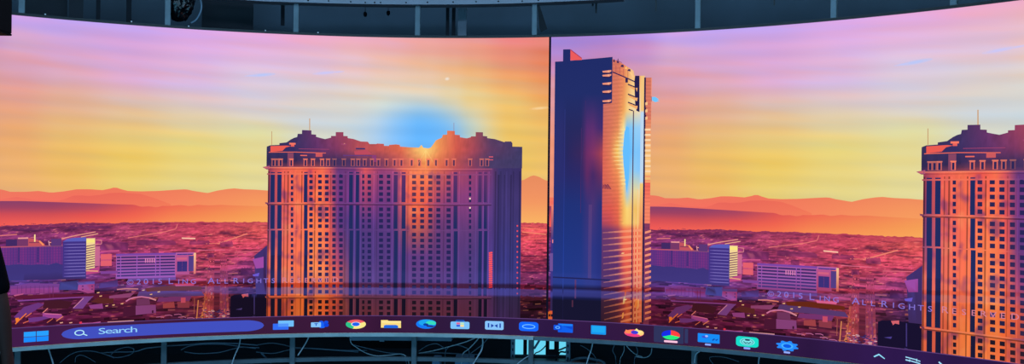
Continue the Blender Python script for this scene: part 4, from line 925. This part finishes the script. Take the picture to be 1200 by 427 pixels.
# ------------------------------------------------------------------ setting
YB = R + 1.2
def plane(name, pts, mat, kind='structure'):
    bm = bmesh.new(); bm.faces.new([bm.verts.new(p) for p in pts]); o = bm_obj(name, bm, mat); tag(o, kind=kind); return o
def slab(name, lo, hi, mat):
    lo, hi = Vector(lo), Vector(hi); c = (lo + hi) / 2; d = (hi - lo) / 2
    o = bm_obj(name, box_bm(c, Vector((d.x, 0, 0)), Vector((0, d.y, 0)), Vector((0, 0, d.z))), mat); tag(o, kind='structure'); return o
slab('floor', (-9, -5, -.1), (9, YB + .2, 0), MAT['floor'])
slab('ceiling', (-9, -5, 3.9), (9, YB + .2, 4.0), MAT['ceil'])
# back wall with an opening for the window
wx0, wz1 = at_y(600, 395, YB).x, at_y(600, 394, YB).z
wx1, wz0 = at_y(666, 416.4, YB).x, at_y(630, 416.4, YB).z
bm = bmesh.new()
for lo, hi in (((-9, 0), (wx0, 3.9)), ((wx1, 0), (9, 3.9)), ((wx0, 0), (wx1, wz0)), ((wx0, wz1), (wx1, 3.9))):
    box_bm(((lo[0] + hi[0]) / 2, YB + .06, (lo[1] + hi[1]) / 2), Vector(((hi[0] - lo[0]) / 2, 0, 0)), Vector((0, .06, 0)), Vector((0, 0, (hi[1] - lo[1]) / 2)), bm)
tag(bm_obj('wall_back', bm, MAT['wall']), kind='structure')
for n_, (x0_, x1_, zt_) in enumerate(((-9, wx0 - .01, .80), (wx1 + .01, 9, .80), (wx0 - .01, wx1 + .01, wz0 - .01))):
    slab('shade_panel_%d' % (n_ + 1), (x0_, YB - .02, 0), (x1_, YB, zt_), MAT['wallseam'])  # added dark panels, standing in for shade on the lower wall
slab('wall_left', (-9.1, -5, 0), (-9, YB + .2, 3.9), MAT['wall'])
slab('wall_right', (9, -5, 0), (9.1, YB + .2, 3.9), MAT['wall'])
win = bm_obj('window_1', box_bm(((wx0 + wx1) / 2, YB + .08, wz0 - .01), Vector(((wx1 - wx0) / 2, 0, 0)), Vector((0, .06, 0)), Vector((0, 0, .01))), MAT['post']); tag(win, kind='structure')
day = glow('daylit_glass', (104, 214, 244), 1.0)
panes = [(602.4, 613.2), (617.6, 619.4), (625.8, 639.4), (643.8, 649.4), (655, 663.2)]
for x0, x1 in panes:
    a_, b_ = at_y(x0, 405, YB + .02).x, at_y(x1, 405, YB + .02).x; top_ = wz1 - .005; bot_ = wz0 if x0 != 643.8 else at_y(646, 409.6, YB + .02).z
    bm_obj('pane', box_bm(((a_ + b_) / 2, YB + .025, (top_ + bot_) / 2), Vector(((b_ - a_) / 2, 0, 0)), Vector((0, .004, 0)), Vector((0, 0, (top_ - bot_) / 2))), day, win)
xs_ = [at_y(p, 405, YB + .02).x for q in panes for p in q]; xs_ = [wx0] + xs_ + [wx1]
for k in range(0, len(xs_), 2):
    bm_obj('mullion', box_bm(((xs_[k] + xs_[k + 1]) / 2, YB + .025, (wz0 + wz1) / 2), Vector(((xs_[k + 1] - xs_[k]) / 2, 0, 0)), Vector((0, .02, 0)), Vector((0, 0, (wz1 - wz0) / 2))), MAT['wallseam'], win)
tq = bm_obj('lower_sash', box_bm(((at_y(640, 412, YB + .02).x + at_y(655, 412, YB + .02).x) / 2, YB + .012, (at_y(646, 409.6, YB + .02).z + wz0) / 2), Vector((.062, 0, 0)), Vector((0, .01, 0)), Vector((0, 0, (at_y(646, 409.6, YB + .02).z - wz0) / 2))), MAT['wallseam'], win)

# things seen above the screen, against the wall ----------------------
def hang_strip(name, x0, x1, y0, y1, r, mat, label, cat, top=3.9, group=None, d=.02):
    a0, a1 = hit(x0, y1, r)[0], hit(x1, y1, r)[0]; z0 = hit((x0 + x1) / 2, y1, r)[1]; z1 = top if y0 is None else hit((x0 + x1) / 2, y0, r)[1]
    o = bm_obj(name, arc_box((a0 + a1) / 2, r, (z0 + z1) / 2, (a1 - a0) * r, d, z1 - z0, bevel=.002), mat)
    return tag(o, label, cat, group)
hang_strip('dark_strap', 329, 333.4, None, 30, R + .5, MAT['wallseam'], 'dark strap hanging behind the screen just left of the second thin post', 'strap')
hang_strip('dark_strap', 522.4, 526.2, None, 45, R + .5, MAT['wallseam'], 'left one of the paired dark straps above the middle of the screen', 'strap')
hang_strip('dark_strap', 529.4, 533.4, None, 45, R + .5, MAT['wallseam'], 'right one of the paired dark straps above the middle of the screen', 'strap')
rp = hang_strip('ribbed_panel', 536.4, 546.6, None, 45, R + .5, MAT['wallpanel'], 'lighter ribbed grey panel beside the paired dark straps', 'panel')
for px in (537.2, 539.2, 541.4, 543.6, 545.8):
    a, z = hit(px, 45, R + .487)
    bm_obj('rib', arc_box(a, R + .487, (z + 3.9) / 2, .005, .012, 3.9 - z), MAT['wallpanel'], rp)
hang_strip('hanging_wire', 693.6, 695.6, None, 7.4, R + .3, MAT['darkcable'], 'short dark wire end hanging above the glass tower picture', 'wire', d=.012)
hang_strip('hanging_wire', 697.6, 699.4, None, 15.6, R + .3, MAT['darkcable'], 'longer dark wire hanging above the glass tower picture', 'wire', d=.012)
hang_strip('hanging_wire', 768, 769.4, None, 13.4, R + .3, MAT['darkcable'], 'single dark wire hanging above the flag on the tower picture', 'wire', d=.012)
hang_strip('hanging_wire', 906.6, 908.2, None, 6.4, R + .3, MAT['darkcable'], 'tiny dark wire end at the top edge right of the tower', 'wire', d=.012)
for x0, x1, lab in ((80, 97, 'dark wall panel at the upper left with a lit seam on its left'), (112, 117, 'narrow black gap strip at the upper left behind the screen'), (147.5, 153.5, 'black gap strip just left of the first grey post')):
    hang_strip('wall_strip', x0, x1, None, 60, R + .62, MAT['wallseam'] if x1 - x0 < 8 else MAT['darkbox'], lab, 'strip')
# dark partitions behind the left part of the opening
for x0, x1, lab in ((22, 78, 'tall black partition behind the screen at the far left'), (236, 296, 'tall black partition right of the crumpled plastic bundle')):
    hang_strip('partition', x0, x1, None, 90, R + .75, MAT['darkbox'], lab, 'partition', d=.05)
# flap of dark fabric
bm = bmesh.new(); rr = R + .115
pts = [(630, 7), (632.6, 7), (641.4, 34), (639, 34.6), (634, 37.4), (632, 33)]
fr_, bk_ = [], []
for x, y in pts:
    a, z = hit(x, y, rr); fr_.append(bm.verts.new(polar(a, rr, z))); bk_.append(bm.verts.new(polar(a, rr + .008, z)))
bm.faces.new(fr_); bm.faces.new(bk_[::-1])
for k in range(len(pts)): bm.faces.new((fr_[k], fr_[(k + 1) % 6], bk_[(k + 1) % 6], bk_[k]))
tag(bm_obj('fabric_flap', bm, MAT['flap']), 'dark pointed fabric flap hanging beside the post left of the screen centre line', 'flap')
# small dark hooks on the wall
for px, py, lab in ((428, 17, 'left small dark fixture hanging in front of the wall above the hotel picture'), (455, 15.5, 'right small dark fixture hanging in front of the wall above the hotel picture')):
    a, z = hit(px, py, R + .3)
    o = bm_obj('cable_fixture', tube_bm([polar(a, R + .3, z + d) for d in (.022, .018, .006, -.006, -.014, -.02)], lambda t: .006 + .011 * math.sin(math.pi * min(1, t * .9 + .08)), 10), MAT['black'], None, True); tag(o, lab, 'fixture')
    bm_obj('wire', tube_bm([polar(a, R + .3, z + .02), polar(a, R + .3, 3.9)], .003, 6), MAT['darkcable'], o)
# crumpled black plastic bundle hanging near the first post
a, z = hit(211, 4, R + .2); ctr = polar(a, R + .24, z)
bm = bmesh.new(); bmesh.ops.create_icosphere(bm, subdivisions=5, radius=1)
for v in bm.verts:
    n = .22 * noise.noise(v.co * 2.2) + .13 * abs(noise.noise(v.co * 6)) + .06 * abs(noise.noise(v.co * 15))
    v.co = Vector((v.co.x * .10, v.co.y * .075, v.co.z * .14)) * (1 + n)
bag = bm_obj('plastic_bundle', bm, MAT['plastic'], None, True); bag.location = ctr
tag(bag, 'crumpled black plastic bundle hanging right of the first grey post above the screen', 'bundle')
bm_obj('tie', tube_bm([Vector((0, 0, .12)), Vector((.005, 0, .3)), Vector((0, 0, 3.9 - ctr.z))], .012), MAT['black'], bag, True).matrix_parent_inverse = Matrix.Identity(4)
pth = smooth_path([at_y(p, q, ctr.y + .02) for p, q in ((232, -8), (236, 4), (235, 14), (230, 23), (224, 27))])
pth = [Vector((pth[0].x, pth[0].y, 3.9))] + pth
tag(bm_obj('loop_cable', tube_bm(pth, .007), MAT['greycable'], None, True), 'dark looping cable hanging beside the crumpled black plastic bundle', 'cable')

# dark box at the top left, hanging in front of the screen -----------
D = 4.6; DEP = .40
c1 = at_depth(14.0, 42.2, D + DEP)                # far right lower corner
xl = at_depth(-90, 42, D).x; zb = c1.z; yf = CAM.y + D * ray(14, 42)[1]
bx = empty('hanging_cabinet', ((xl + c1.x) / 2, yf + DEP / 2, zb)); tag(bx, 'black box-shaped cabinet hanging at the top left in front of the screen', 'cabinet')
cx, w2 = (xl + c1.x) / 2, (c1.x - xl) / 2
bm_obj('body', box_bm((cx, yf + DEP / 2, (zb + .012 + 3.3) / 2), Vector((w2, 0, 0)), Vector((0, DEP / 2, 0)), Vector((0, 0, (3.3 - zb - .012) / 2)), bevel=.004), MAT['black'], bx)
bm_obj('bottom_panel', box_bm((cx, yf + DEP / 2, zb + .006), Vector((w2, 0, 0)), Vector((0, DEP / 2, 0)), Vector((0, 0, .006)), bevel=.002), MAT['black'], bx)
for dx in (-.6, .6): bm_obj('hanger_rod', tube_bm([Vector((cx + dx * w2, yf + DEP / 2, 3.29)), Vector((cx + dx * w2, yf + DEP / 2, 3.9))], .01), MAT['post'], bx)

# ------------------------------------------------------------------ cables under the screen
CN = 0
def cable(pts, label, mat='cable', rad=.0036, r=None, group='cables under the video wall'):
    global CN
    CN += 1; r = r or RP + .085 + .011 * CN
    P = []
    for q in pts:
        rr_ = q[2] if len(q) > 2 else r
        a, z = hit(q[0], q[1], rr_); P.append(polar(a, rr_, max(z, .008)))
    o = bm_obj('cable', tube_bm(smooth_path(P), rad, 6), MAT[mat], None, True); tag(o, label, 'cable', group); return o
F = R + .105
cable([(56.6, 408, F), (58.4, 414, F), (62, 426, F), (66, 445, F)], 'pale thick cable hanging straight down below the blue start button', rad=.006)
cable([(70, 426), (78, 419), (88, 413.5), (100, 411.6), (112, 412.6), (124, 416), (134, 420)], 'grey cable arching low under the magnifier icon', 'greycable')
cable([(130, 416), (137, 410.4), (148, 407.4), (156, 409), (156, 413.6), (148, 417.6), (136, 419.4), (128, 416.6)], 'grey cable loop lying below the word Search', 'greycable')
cable([(88, 425), (89, 419), (95, 416.5), (104, 420), (112, 425)], 'thin grey cable curling near the floor below the magnifier icon', 'greycable', .003)
cable([(118, 414), (136, 413), (158, 412.4), (172, 408.6), (196, 406), (220, 404.4), (246, 402.4), (276, 403), (302, 405)], 'grey cable running level from the search text to the third post', 'greycable', .005)
cable([(212, 410.6), (222, 406), (240, 403.8), (262, 404), (282, 406.6), (300, 408.8)], 'grey cable bowing upward above the flat oval loop', 'greycable', .004)
cable([(216, 412.6), (232, 414.8), (256, 413.6), (272, 409.6), (284, 407.4), (304, 408)], 'thin grey cable of the flat oval loop between the second and third posts', 'greycable', .004)
cable([(281.6, 398, F), (280, 406, F), (276, 415, F), (272, 426, F), (268, 440, F)], 'pale thick cable slanting down below the right end of the search box', rad=.0055)
cable([(361.6, 396, F), (358, 403, F), (353, 411, F), (349, 417, F)], 'pale cable slanting down right of the post under the two-windows icon', rad=.0055)
cable([(300, 405), (316, 402.6), (330, 404), (346, 407.6), (372, 409), (402, 411), (430, 411)], 'grey cable running level behind the post below the two-windows icon', 'greycable', .004)
cable([(300, 413), (320, 414.6), (336, 411), (352, 408.6), (380, 410), (420, 413)], 'lower grey cable crossing behind the post below the two-windows icon', 'greycable', .004)
cable([(306, 414), (312, 420), (318, 426)], 'short dark grey cable dropping to the floor left of the post below the two-windows icon', 'greycable', .008)
cable([(410.5, 398), (412, 403), (420, 409), (430, 414.6), (442, 417.4), (456, 416.6), (472, 415.6), (479, 425), (480, 455)], 'pale cable sagging below the left end of the black power box', rad=.0035, r=R + .225)
cable([(412, 404), (424, 407), (440, 411), (456, 414), (470, 415.8), (476, 425), (477, 455)], 'grey cable sagging closer below the black power box', 'greycable', .0035, r=R + .24)
cable([(490.6, 412), (497, 407.4), (504, 404.2), (512, 403.4), (518, 406.6), (522.6, 410)], 'grey cable arch right of the post below the folder icon', 'greycable', .004)
cable([(491, 414.4), (506, 411.8), (520, 408.4), (534, 404.6), (546, 401), (557, 396.6)], 'pale cable rising rightward to the rail below the shopping bag icon', rad=.0045)
cable([(540, 455), (541, 425), (542.6, 415), (549, 409.6), (556, 402.6), (561, 396.6)], 'pale cable rising steeply to the rail below the shopping bag icon', rad=.0045)
cable([(565.2, 396, F), (565.8, 403, F), (564, 411, F), (560, 418, F), (554, 428, F)], 'thick pale cable hanging in a curve below the bow-tie icon', rad=.0065)
cable([(551.6, 414.6), (558, 409.8), (565, 404.4), (572.6, 396)], 'grey cable slanting up behind the thick pale curved cable', 'greycable', .004)
cable([(521, 452), (521.4, 425), (522, 413), (524.6, 408.6), (530, 405.4), (537, 405), (545, 407.6), (549.4, 411), (549.8, 425), (550, 452)], 'grey cable arch right under the shopping bag icon', 'greycable', .004)
cable([(490, 414.4), (512, 414), (540, 415.2), (562, 416)], 'grey cable lying along the lower rail between two posts', 'greycable', .005)
cable([(606, 427, F), (613, 421.6, F), (619.6, 417.6, F)], 'pale cable slanting up to the post under the oval ring icon', rad=.005)
cable([(621, 455), (623, 424), (627, 415), (632, 412.4), (637, 408.4), (640.6, 404)], 'dark cable crossing in front of the widest bright window pane', 'darkcable', .005)
cable([(626, 409), (630, 402.6), (633, 397.6)], 'dark grey cable in the upper left of the widest bright window pane', 'greycable', .01)
cable([(654, 411), (658, 409.6), (663.6, 407.6), (663, 413), (656, 413.4), (651, 425), (650, 455)], 'dark cable in front of the right-hand bright window pane', 'darkcable', .008)
cable([(694.6, 402, F), (692.6, 411, F), (689.4, 420, F), (686, 432, F)], 'pale straight cable hanging below the plain sky blue icon', rad=.0055)
cable([(680, 405), (687, 408.6), (692, 413), (697, 418), (700, 428), (700, 455)], 'thin dark grey cable crossing behind the straight cable', 'greycable', .0035)
cable([(720, 405), (718.4, 409), (718.4, 413), (721, 418), (722, 430), (722, 455)], 'thin grey cable bending left of the ring browser icon', 'greycable', .0035)
cable([(731.4, 406), (731.4, 411), (729.4, 416), (727, 421), (726, 432), (726, 455)], 'thin pale cable dropping below the ring browser icon', rad=.0032)
cable([(734, 405.6), (740, 412), (746, 416.4), (753, 418.6)], 'thin pale cable sweeping right below the ring browser icon', rad=.0032)
cable([(745.6, 407), (747, 411), (746.8, 416), (744, 420), (743, 432), (743, 456)], 'thin grey cable bending under the right side of the ring browser icon', 'greycable', .0035)
cable([(763.8, 408.6), (763, 414), (760, 418), (754, 419.6), (744, 418)], 'pale cable hooking left just below the pie icon', rad=.0036)
cable([(820, 412), (816.4, 414.6), (814.6, 418), (814, 426)], 'pale cable beside the post below the blue rectangle icon', rad=.0055, r=F)
cable([(836, 427), (832, 422), (832.4, 419), (842, 418.4), (854, 420.4), (866, 424.6)], 'thin grey cable looping right of the post below the blue rectangle icon', 'greycable', .003)
cable([(889.8, 419, F), (889, 424, F), (888, 436, F)], 'short pale cable hanging at the frame edge below the teal icon', rad=.0055)
cable([(660, 458), (664, 427), (672, 422), (684, 420), (696, 421.6), (708, 426), (712, 458)], 'thick dark cable hump near the floor left of the straight cable', 'greycable', .012)

# power box and beam behind the rail
a0, a1 = hit(412, 403, R + .3)[0], hit(484, 403, R + .3)[0]; zt, zb2 = hit(450, 398.2, R + .3)[1], hit(450, 407.4, R + .3)[1]
pb = empty('power_box', polar((a0 + a1) / 2, R + .3, zb2)); tag(pb, 'long black power box hung under the rail below the folder icon', 'box')
bm_obj('case', arc_bar(a0, a1, R + .26, R + .38, zb2, zt, 12), MAT['black'], pb)
bm_obj('mounting_plate', arc_bar(a0 - .002, hit(530, 400, R + .3)[0], R + .25, R + .39, zt, hit(450, 393, R + .3)[1], 12), MAT['greycable'], pb)
bm_obj('hanger', arc_box((a0 + a1) / 2, R + .3, (zt + RAIL) / 2 + .02, .04, .1, RAIL - zt + .06), MAT['greycable'], pb)

# things lying on the floor behind the frame
def floor_at(px, py):
    v = ray(px, py); t = -CAM.z / v[2]; return CAM + Vector(v) * t
def on_floor(px, y): return at_y(px, 424, y).x
def wrapped(px, y, w, h, mat, label, name, cat, seed):
    x = on_floor(px, y); bm = bmesh.new(); bmesh.ops.create_icosphere(bm, subdivisions=4, radius=1)
    for v in bm.verts:
        n = .16 * noise.noise(v.co * 2 + Vector((seed, 0, 0))) + .07 * noise.noise(v.co * 7 + Vector((seed, 0, 0)))
        v.co *= 1 + n
        v.co = Vector((v.co.x * w / 2, v.co.y * w / 2.4, max(-.85, v.co.z) * h / 2 + .85 * h / 2))
    o = bm_obj(name, bm, mat, None, True); o.location = (x, y, 0); return tag(o, label, cat)
wrapped(247, R - .14 - .6, .13, .235, MAT['bag'], 'left pale teal wrapped bundle on the floor behind the second post', 'wrapped_bundle', 'bundle', 1)
wrapped(262, R - .14 - .45, .09, .225, MAT['bag'], 'right pale teal wrapped bundle on the floor behind the second post', 'wrapped_bundle', 'bundle', 5)
def crate(x0, x1, ytop, y, label):
    a_, b_ = on_floor(x0, y), on_floor(x1, y); h_ = at_y((x0 + x1) / 2, ytop, y).z
    e = empty('storage_box', ((a_ + b_) / 2, y, 0)); tag(e, label, 'box')
    w_ = (b_ - a_) / 2
    bm_obj('body', box_bm(((a_ + b_) / 2, y + .12, h_ * .42), Vector((w_ * .94, 0, 0)), Vector((0, .11, 0)), Vector((0, 0, h_ * .42)), bevel=.006), MAT['box'], e)
    bm_obj('lid', box_bm(((a_ + b_) / 2, y + .12, h_ * .92), Vector((w_, 0, 0)), Vector((0, .12, 0)), Vector((0, 0, h_ * .08)), bevel=.006), MAT['box'], e)
crate(506, 515.6, 422.8, 6.45, 'small pale box on the floor right of the post below the folder icon')
crate(532.6, 555, 421.6, 6.45, 'wider pale box on the floor below the shopping bag icon')
for px0, px1, yt, lab, sd in ((667, 684, 423, 'left brown rounded bundle peeking up from the floor beside the straight cable', 2), (697, 711, 422.8, 'right brown rounded bundle peeking up from the floor beside the straight cable', 8)):
    y_ = 6.5; h_ = at_y((px0 + px1) / 2, yt, y_).z; w_ = at_y(px1, 424, y_).x - at_y(px0, 424, y_).x
    wrapped((px0 + px1) / 2, y_, w_ * 1.15, h_, MAT['clay'], lab, 'brown_bundle', 'bundle', sd)

# ------------------------------------------------------------------ the person at the left edge
def skin_mesh(name, joints, edges, mat, parent=None, sub=2):
    me = bpy.data.meshes.new(name); keys = list(joints); ix = {k: i for i, k in enumerate(keys)}
    me.from_pydata([joints[k][0] for k in keys], [(ix[a], ix[b]) for a, b in edges], [])
    o = bpy.data.objects.new(name, me); C.objects.link(o)
    m = o.modifiers.new('skin', 'SKIN'); m.use_smooth_shade = True
    for k in keys:
        r = joints[k][1]; d = me.skin_vertices[0].data[ix[k]]
        d.radius = r if isinstance(r, tuple) else (r, r); d.use_root = (ix[k] == 0)
    s = o.modifiers.new('sub', 'SUBSURF'); s.levels = sub; s.render_levels = sub
    bpy.context.view_layer.update()
    dg = bpy.context.evaluated_depsgraph_get(); new = bpy.data.meshes.new_from_object(o.evaluated_get(dg))
    bpy.data.objects.remove(o); new.materials.clear(); new.name = name
    for p in new.polygons: p.use_smooth = True
    return new
DP = 4.0
sleeve = [at_depth(x, y, DP) for x, y in ((-14, 290), (-3, 330), (0, 350), (4, 372), (5, 400), (5, 430))]
sh, el = at_depth(-22, 280, DP), at_depth(2, 352, DP); wr = at_depth(6.5, 418, DP)
base_x = sh.x - .19; by = sh.y; PZ = sh.z
B = Vector((base_x, by, 0))
def bp(x, y, z): return tuple(Vector((x, y, z)))
J = {}
J['pelvis'] = (bp(0, 0, .96), (.135, .095)); J['waist'] = (bp(0, .0, 1.10), (.12, .088)); J['chest'] = (bp(0, .0, 1.28), (.135, .098)); J['collar'] = (bp(0, 0, PZ + .02), (.09, .062))
J['neck'] = (bp(0, .01, PZ + .10), .058); J['chin'] = (bp(0, .02, PZ + .17), (.066, .075)); J['head'] = (bp(0, .015, PZ + .235), (.077, .095)); J['crown'] = (bp(0, .005, PZ + .305), (.06, .075))
E = [('pelvis', 'waist'), ('waist', 'chest'), ('chest', 'collar'), ('collar', 'neck'), ('neck', 'chin'), ('chin', 'head'), ('head', 'crown')]
for sd in (1, -1):
    T = 'r' if sd > 0 else 'l'
    s_ = Vector((sh.x - B.x, 0, sh.z)) if sd > 0 else Vector((-(sh.x - B.x), 0, sh.z))
    e_ = Vector((sd * (el.x - B.x - .012), .0, el.z)); w_ = Vector((sd * (wr.x - B.x - .012), .03, wr.z))
    J['sh' + T] = (tuple(s_), .062); J['ua' + T] = (tuple(s_.lerp(e_, .45)), .052); J['el' + T] = (tuple(e_), .043); J['fa' + T] = (tuple(e_.lerp(w_, .35)), .044); J['wr' + T] = (tuple(w_), (.029, .024))
    E += [('collar', 'sh' + T), ('sh' + T, 'ua' + T), ('ua' + T, 'el' + T), ('el' + T, 'fa' + T), ('fa' + T, 'wr' + T)]
    J['pm' + T] = (tuple(w_ + Vector((0, .015, -.055))), (.022, .040)); E.append(('wr' + T, 'pm' + T))
    for f, (dy, L) in enumerate(((.036, .068), (.013, .078), (-.010, .072), (-.031, .056))):
        k0 = tuple(w_ + Vector((0, .018 + dy, -.095))); k1 = tuple(w_ + Vector((-sd * .006, .02 + dy * 1.08, -.095 - L * .5))); k2 = tuple(w_ + Vector((-sd * .02, .018 + dy * 1.1, -.095 - L)))
        for nm, k, r in (('a', k0, .0095), ('b', k1, .0088), ('c', k2, .0075)): J[f'f{f}{nm}{T}'] = (k, r)
        E += [('pm' + T, f'f{f}a{T}'), (f'f{f}a{T}', f'f{f}b{T}'), (f'f{f}b{T}', f'f{f}c{T}')]
    J['ta' + T] = (tuple(w_ + Vector((-sd * .012, .055, -.045))), .012); J['tb' + T] = (tuple(w_ + Vector((-sd * .018, .075, -.075))), .010); J['tc' + T] = (tuple(w_ + Vector((-sd * .022, .08, -.10))), .008)
    E += [('pm' + T, 'ta' + T), ('ta' + T, 'tb' + T), ('tb' + T, 'tc' + T)]
    J['hip' + T] = (bp(sd * .09, 0, .90), .085); J['kn' + T] = (bp(sd * .10, .01, .49), .056); J['cf' + T] = (bp(sd * .10, -.02, .34), .054); J['an' + T] = (bp(sd * .105, -.02, .09), .038); J['toe' + T] = (bp(sd * .12, .13, .045), (.038, .03))
    E += [('pelvis', 'hip' + T), ('hip' + T, 'kn' + T), ('kn' + T, 'cf' + T), ('cf' + T, 'an' + T), ('an' + T, 'toe' + T)]
man_me = skin_mesh('person', J, E, MAT['skin'])
# face: nose, brow, eye sockets, mouth pushed out of the head surface
hz_ = PZ + .235
for v in man_me.vertices:
    x, y, z = v.co
    if y > .05 and abs(x) < .05 and abs(z - hz_) < .12:
        v.co.y += .022 * math.exp(-((x / .012) ** 2 + ((z - hz_ + .02) / .02) ** 2)) + .006 * math.exp(-((x / .03) ** 2 + ((z - hz_ + .065) / .012) ** 2)) - .008 * (math.exp(-(((x - .03) / .014) ** 2 + ((z - hz_ - .01) / .012) ** 2)) + math.exp(-(((x + .03) / .014) ** 2 + ((z - hz_ - .01) / .012) ** 2)))
man = link('person', man_me, MAT['skin']); man.location = B
tag(man, 'person in a black short-sleeved shirt at the left edge, arm hanging, facing the screen', 'person')
def child_mesh(name, me, mat):
    o = bpy.data.objects.new(name, me); C.objects.link(o); me.materials.append(mat); o.parent = man; return o
# shirt: same skeleton a little fuller, sleeves to just above the elbow
JS = {}; k_ = lambda r, g: tuple(v + g for v in r) if isinstance(r, tuple) else r + g
JS['waist'] = (J['waist'][0], k_(J['waist'][1], .036)); JS['hem'] = (bp(0, 0, .86), (.195, .150)); JS['pelvis'] = (bp(0, 0, .98), (.185, .142)); JS['chest'] = (J['chest'][0], k_(J['chest'][1], .038)); JS['collar'] = (J['collar'][0], k_(J['collar'][1], .034)); JS['neckline'] = (bp(0, .005, PZ + .085), (.078, .076))
ES = [('waist', 'pelvis'), ('pelvis', 'hem'), ('waist', 'chest'), ('chest', 'collar'), ('collar', 'neckline')]
for T in 'rl':
    s_, e_ = Vector(J['sh' + T][0]), Vector(J['el' + T][0])
    JS['sh' + T] = (tuple(s_), .078); JS['ua' + T] = (tuple(s_.lerp(e_, .5)), .070); JS['cuff' + T] = (tuple(s_.lerp(e_, .97)), .064)
    ES += [('collar', 'sh' + T), ('sh' + T, 'ua' + T), ('ua' + T, 'cuff' + T)]
child_mesh('shirt', skin_mesh('shirt', JS, ES, MAT['shirt']), MAT['shirt'])
JT = {'pelvis': (bp(0, 0, .95), (.150, .112))}; ET = []
for T in 'rl':
    for n_, g in (('hip', .014), ('kn', .018), ('cf', .016)): JT[n_ + T] = (J[n_ + T][0], k_(J[n_ + T][1], g))
    q = J['an' + T][0]; JT['an' + T] = ((q[0], q[1], .10), .058); ET += [('pelvis', 'hip' + T), ('hip' + T, 'kn' + T), ('kn' + T, 'cf' + T), ('cf' + T, 'an' + T)]
child_mesh('trousers', skin_mesh('trousers', JT, ET, MAT['jeans']), MAT['jeans'])
bm = bmesh.new(); bmesh.ops.create_uvsphere(bm, u_segments=32, v_segments=20, radius=1)
bmesh.ops.delete(bm, geom=[v for v in bm.verts if v.co.z < -.25 + (.75 if v.co.y > .25 else 0)], context='VERTS')
for v in bm.verts:
    n = 1 + .03 * noise.noise(v.co * 8); v.co = Vector((v.co.x * .088 * n, v.co.y * .108 * n - .004, v.co.z * .11 * n + PZ + .26))
hr = bm_obj('hair', bm, MAT['hair'], None, True); hr.parent = man
for sd in (1, -1):
    bm = bmesh.new(); bmesh.ops.create_uvsphere(bm, u_segments=14, v_segments=10, radius=1)
    for v in bm.verts: v.co = Vector((v.co.x * .010 + sd * .080, v.co.y * .018 + .0, v.co.z * .03 + PZ + .225))
    e = bm_obj('ear', bm, MAT['skin'], None, True); e.parent = man
    bm = bmesh.new(); bmesh.ops.create_cube(bm, size=1)
    bmesh.ops.subdivide_edges(bm, edges=bm.edges[:], cuts=4, use_grid_fill=True)
    for v in bm.verts:
        x, y, z = v.co; f = (y + .5); top = .11 - .06 * f ** 1.5; wd = .05 - .012 * abs(f - .45) * 2
        v.co = Vector((sd * .11 + x * 2 * wd * (1 - .25 * max(0, z)), -.085 + .30 * f, (z + .5) * top))
    e = bm_obj('shoe', bm, MAT['shoe'], None, True); e.parent = man

# ------------------------------------------------------------------ light
w = bpy.data.worlds.new('World'); sc.world = w; w.use_nodes = True
bg = w.node_tree.nodes['Background']; bg.inputs['Color'].default_value = sr((90, 150, 200)) + (1,); bg.inputs['Strength'].default_value = .12
def area(name, loc, rot, size, sy, energy, col):
    d = bpy.data.lights.new(name, 'AREA'); d.shape = 'RECTANGLE'; d.size = size; d.size_y = sy; d.energy = energy; d.color = sr(col)
    o = bpy.data.objects.new(name, d); C.objects.link(o); o.location = loc; o.rotation_euler = rot; return o
area('added_fill_light', (.6, 1.8, 3.85), (math.radians(38), 0, 0), 6, .6, 150, (165, 210, 250))  # added fill tilted at the screen, brightens the rails and header
area('added_fill_light', (1.5, R + .95, 3.85), (0, 0, 0), 13, .25, 34, (150, 205, 240))  # added fill behind the screen, brightens the back wall above it
area('added_fill_light', (0, 4.2, 3.85), (0, 0, 0), 6, .5, 60, (150, 215, 255))  # added overhead fill just in front of the screen

area('added_low_fill', (0, -4.6, 1.2), (math.radians(90), 0, 0), 9, 2.2, 330, (112, 200, 245))  # added low fill behind the camera, lights the cables under the screen
cd = bpy.data.cameras.new('camera'); cam = bpy.data.objects.new('camera', cd); C.objects.link(cam)
cd.sensor_fit = 'HORIZONTAL'; cd.sensor_width = 36; cd.lens = FPX / 1200 * 36; cd.clip_start = .05; cd.clip_end = 100
mw = Matrix.Identity(4)
for k, v in enumerate((M3[:, 0], M3[:, 2], -M3[:, 1])):
    for r_ in range(3): mw[r_][k] = v[r_]
mw.translation = CAM
cam.matrix_world = mw
sc.camera = cam
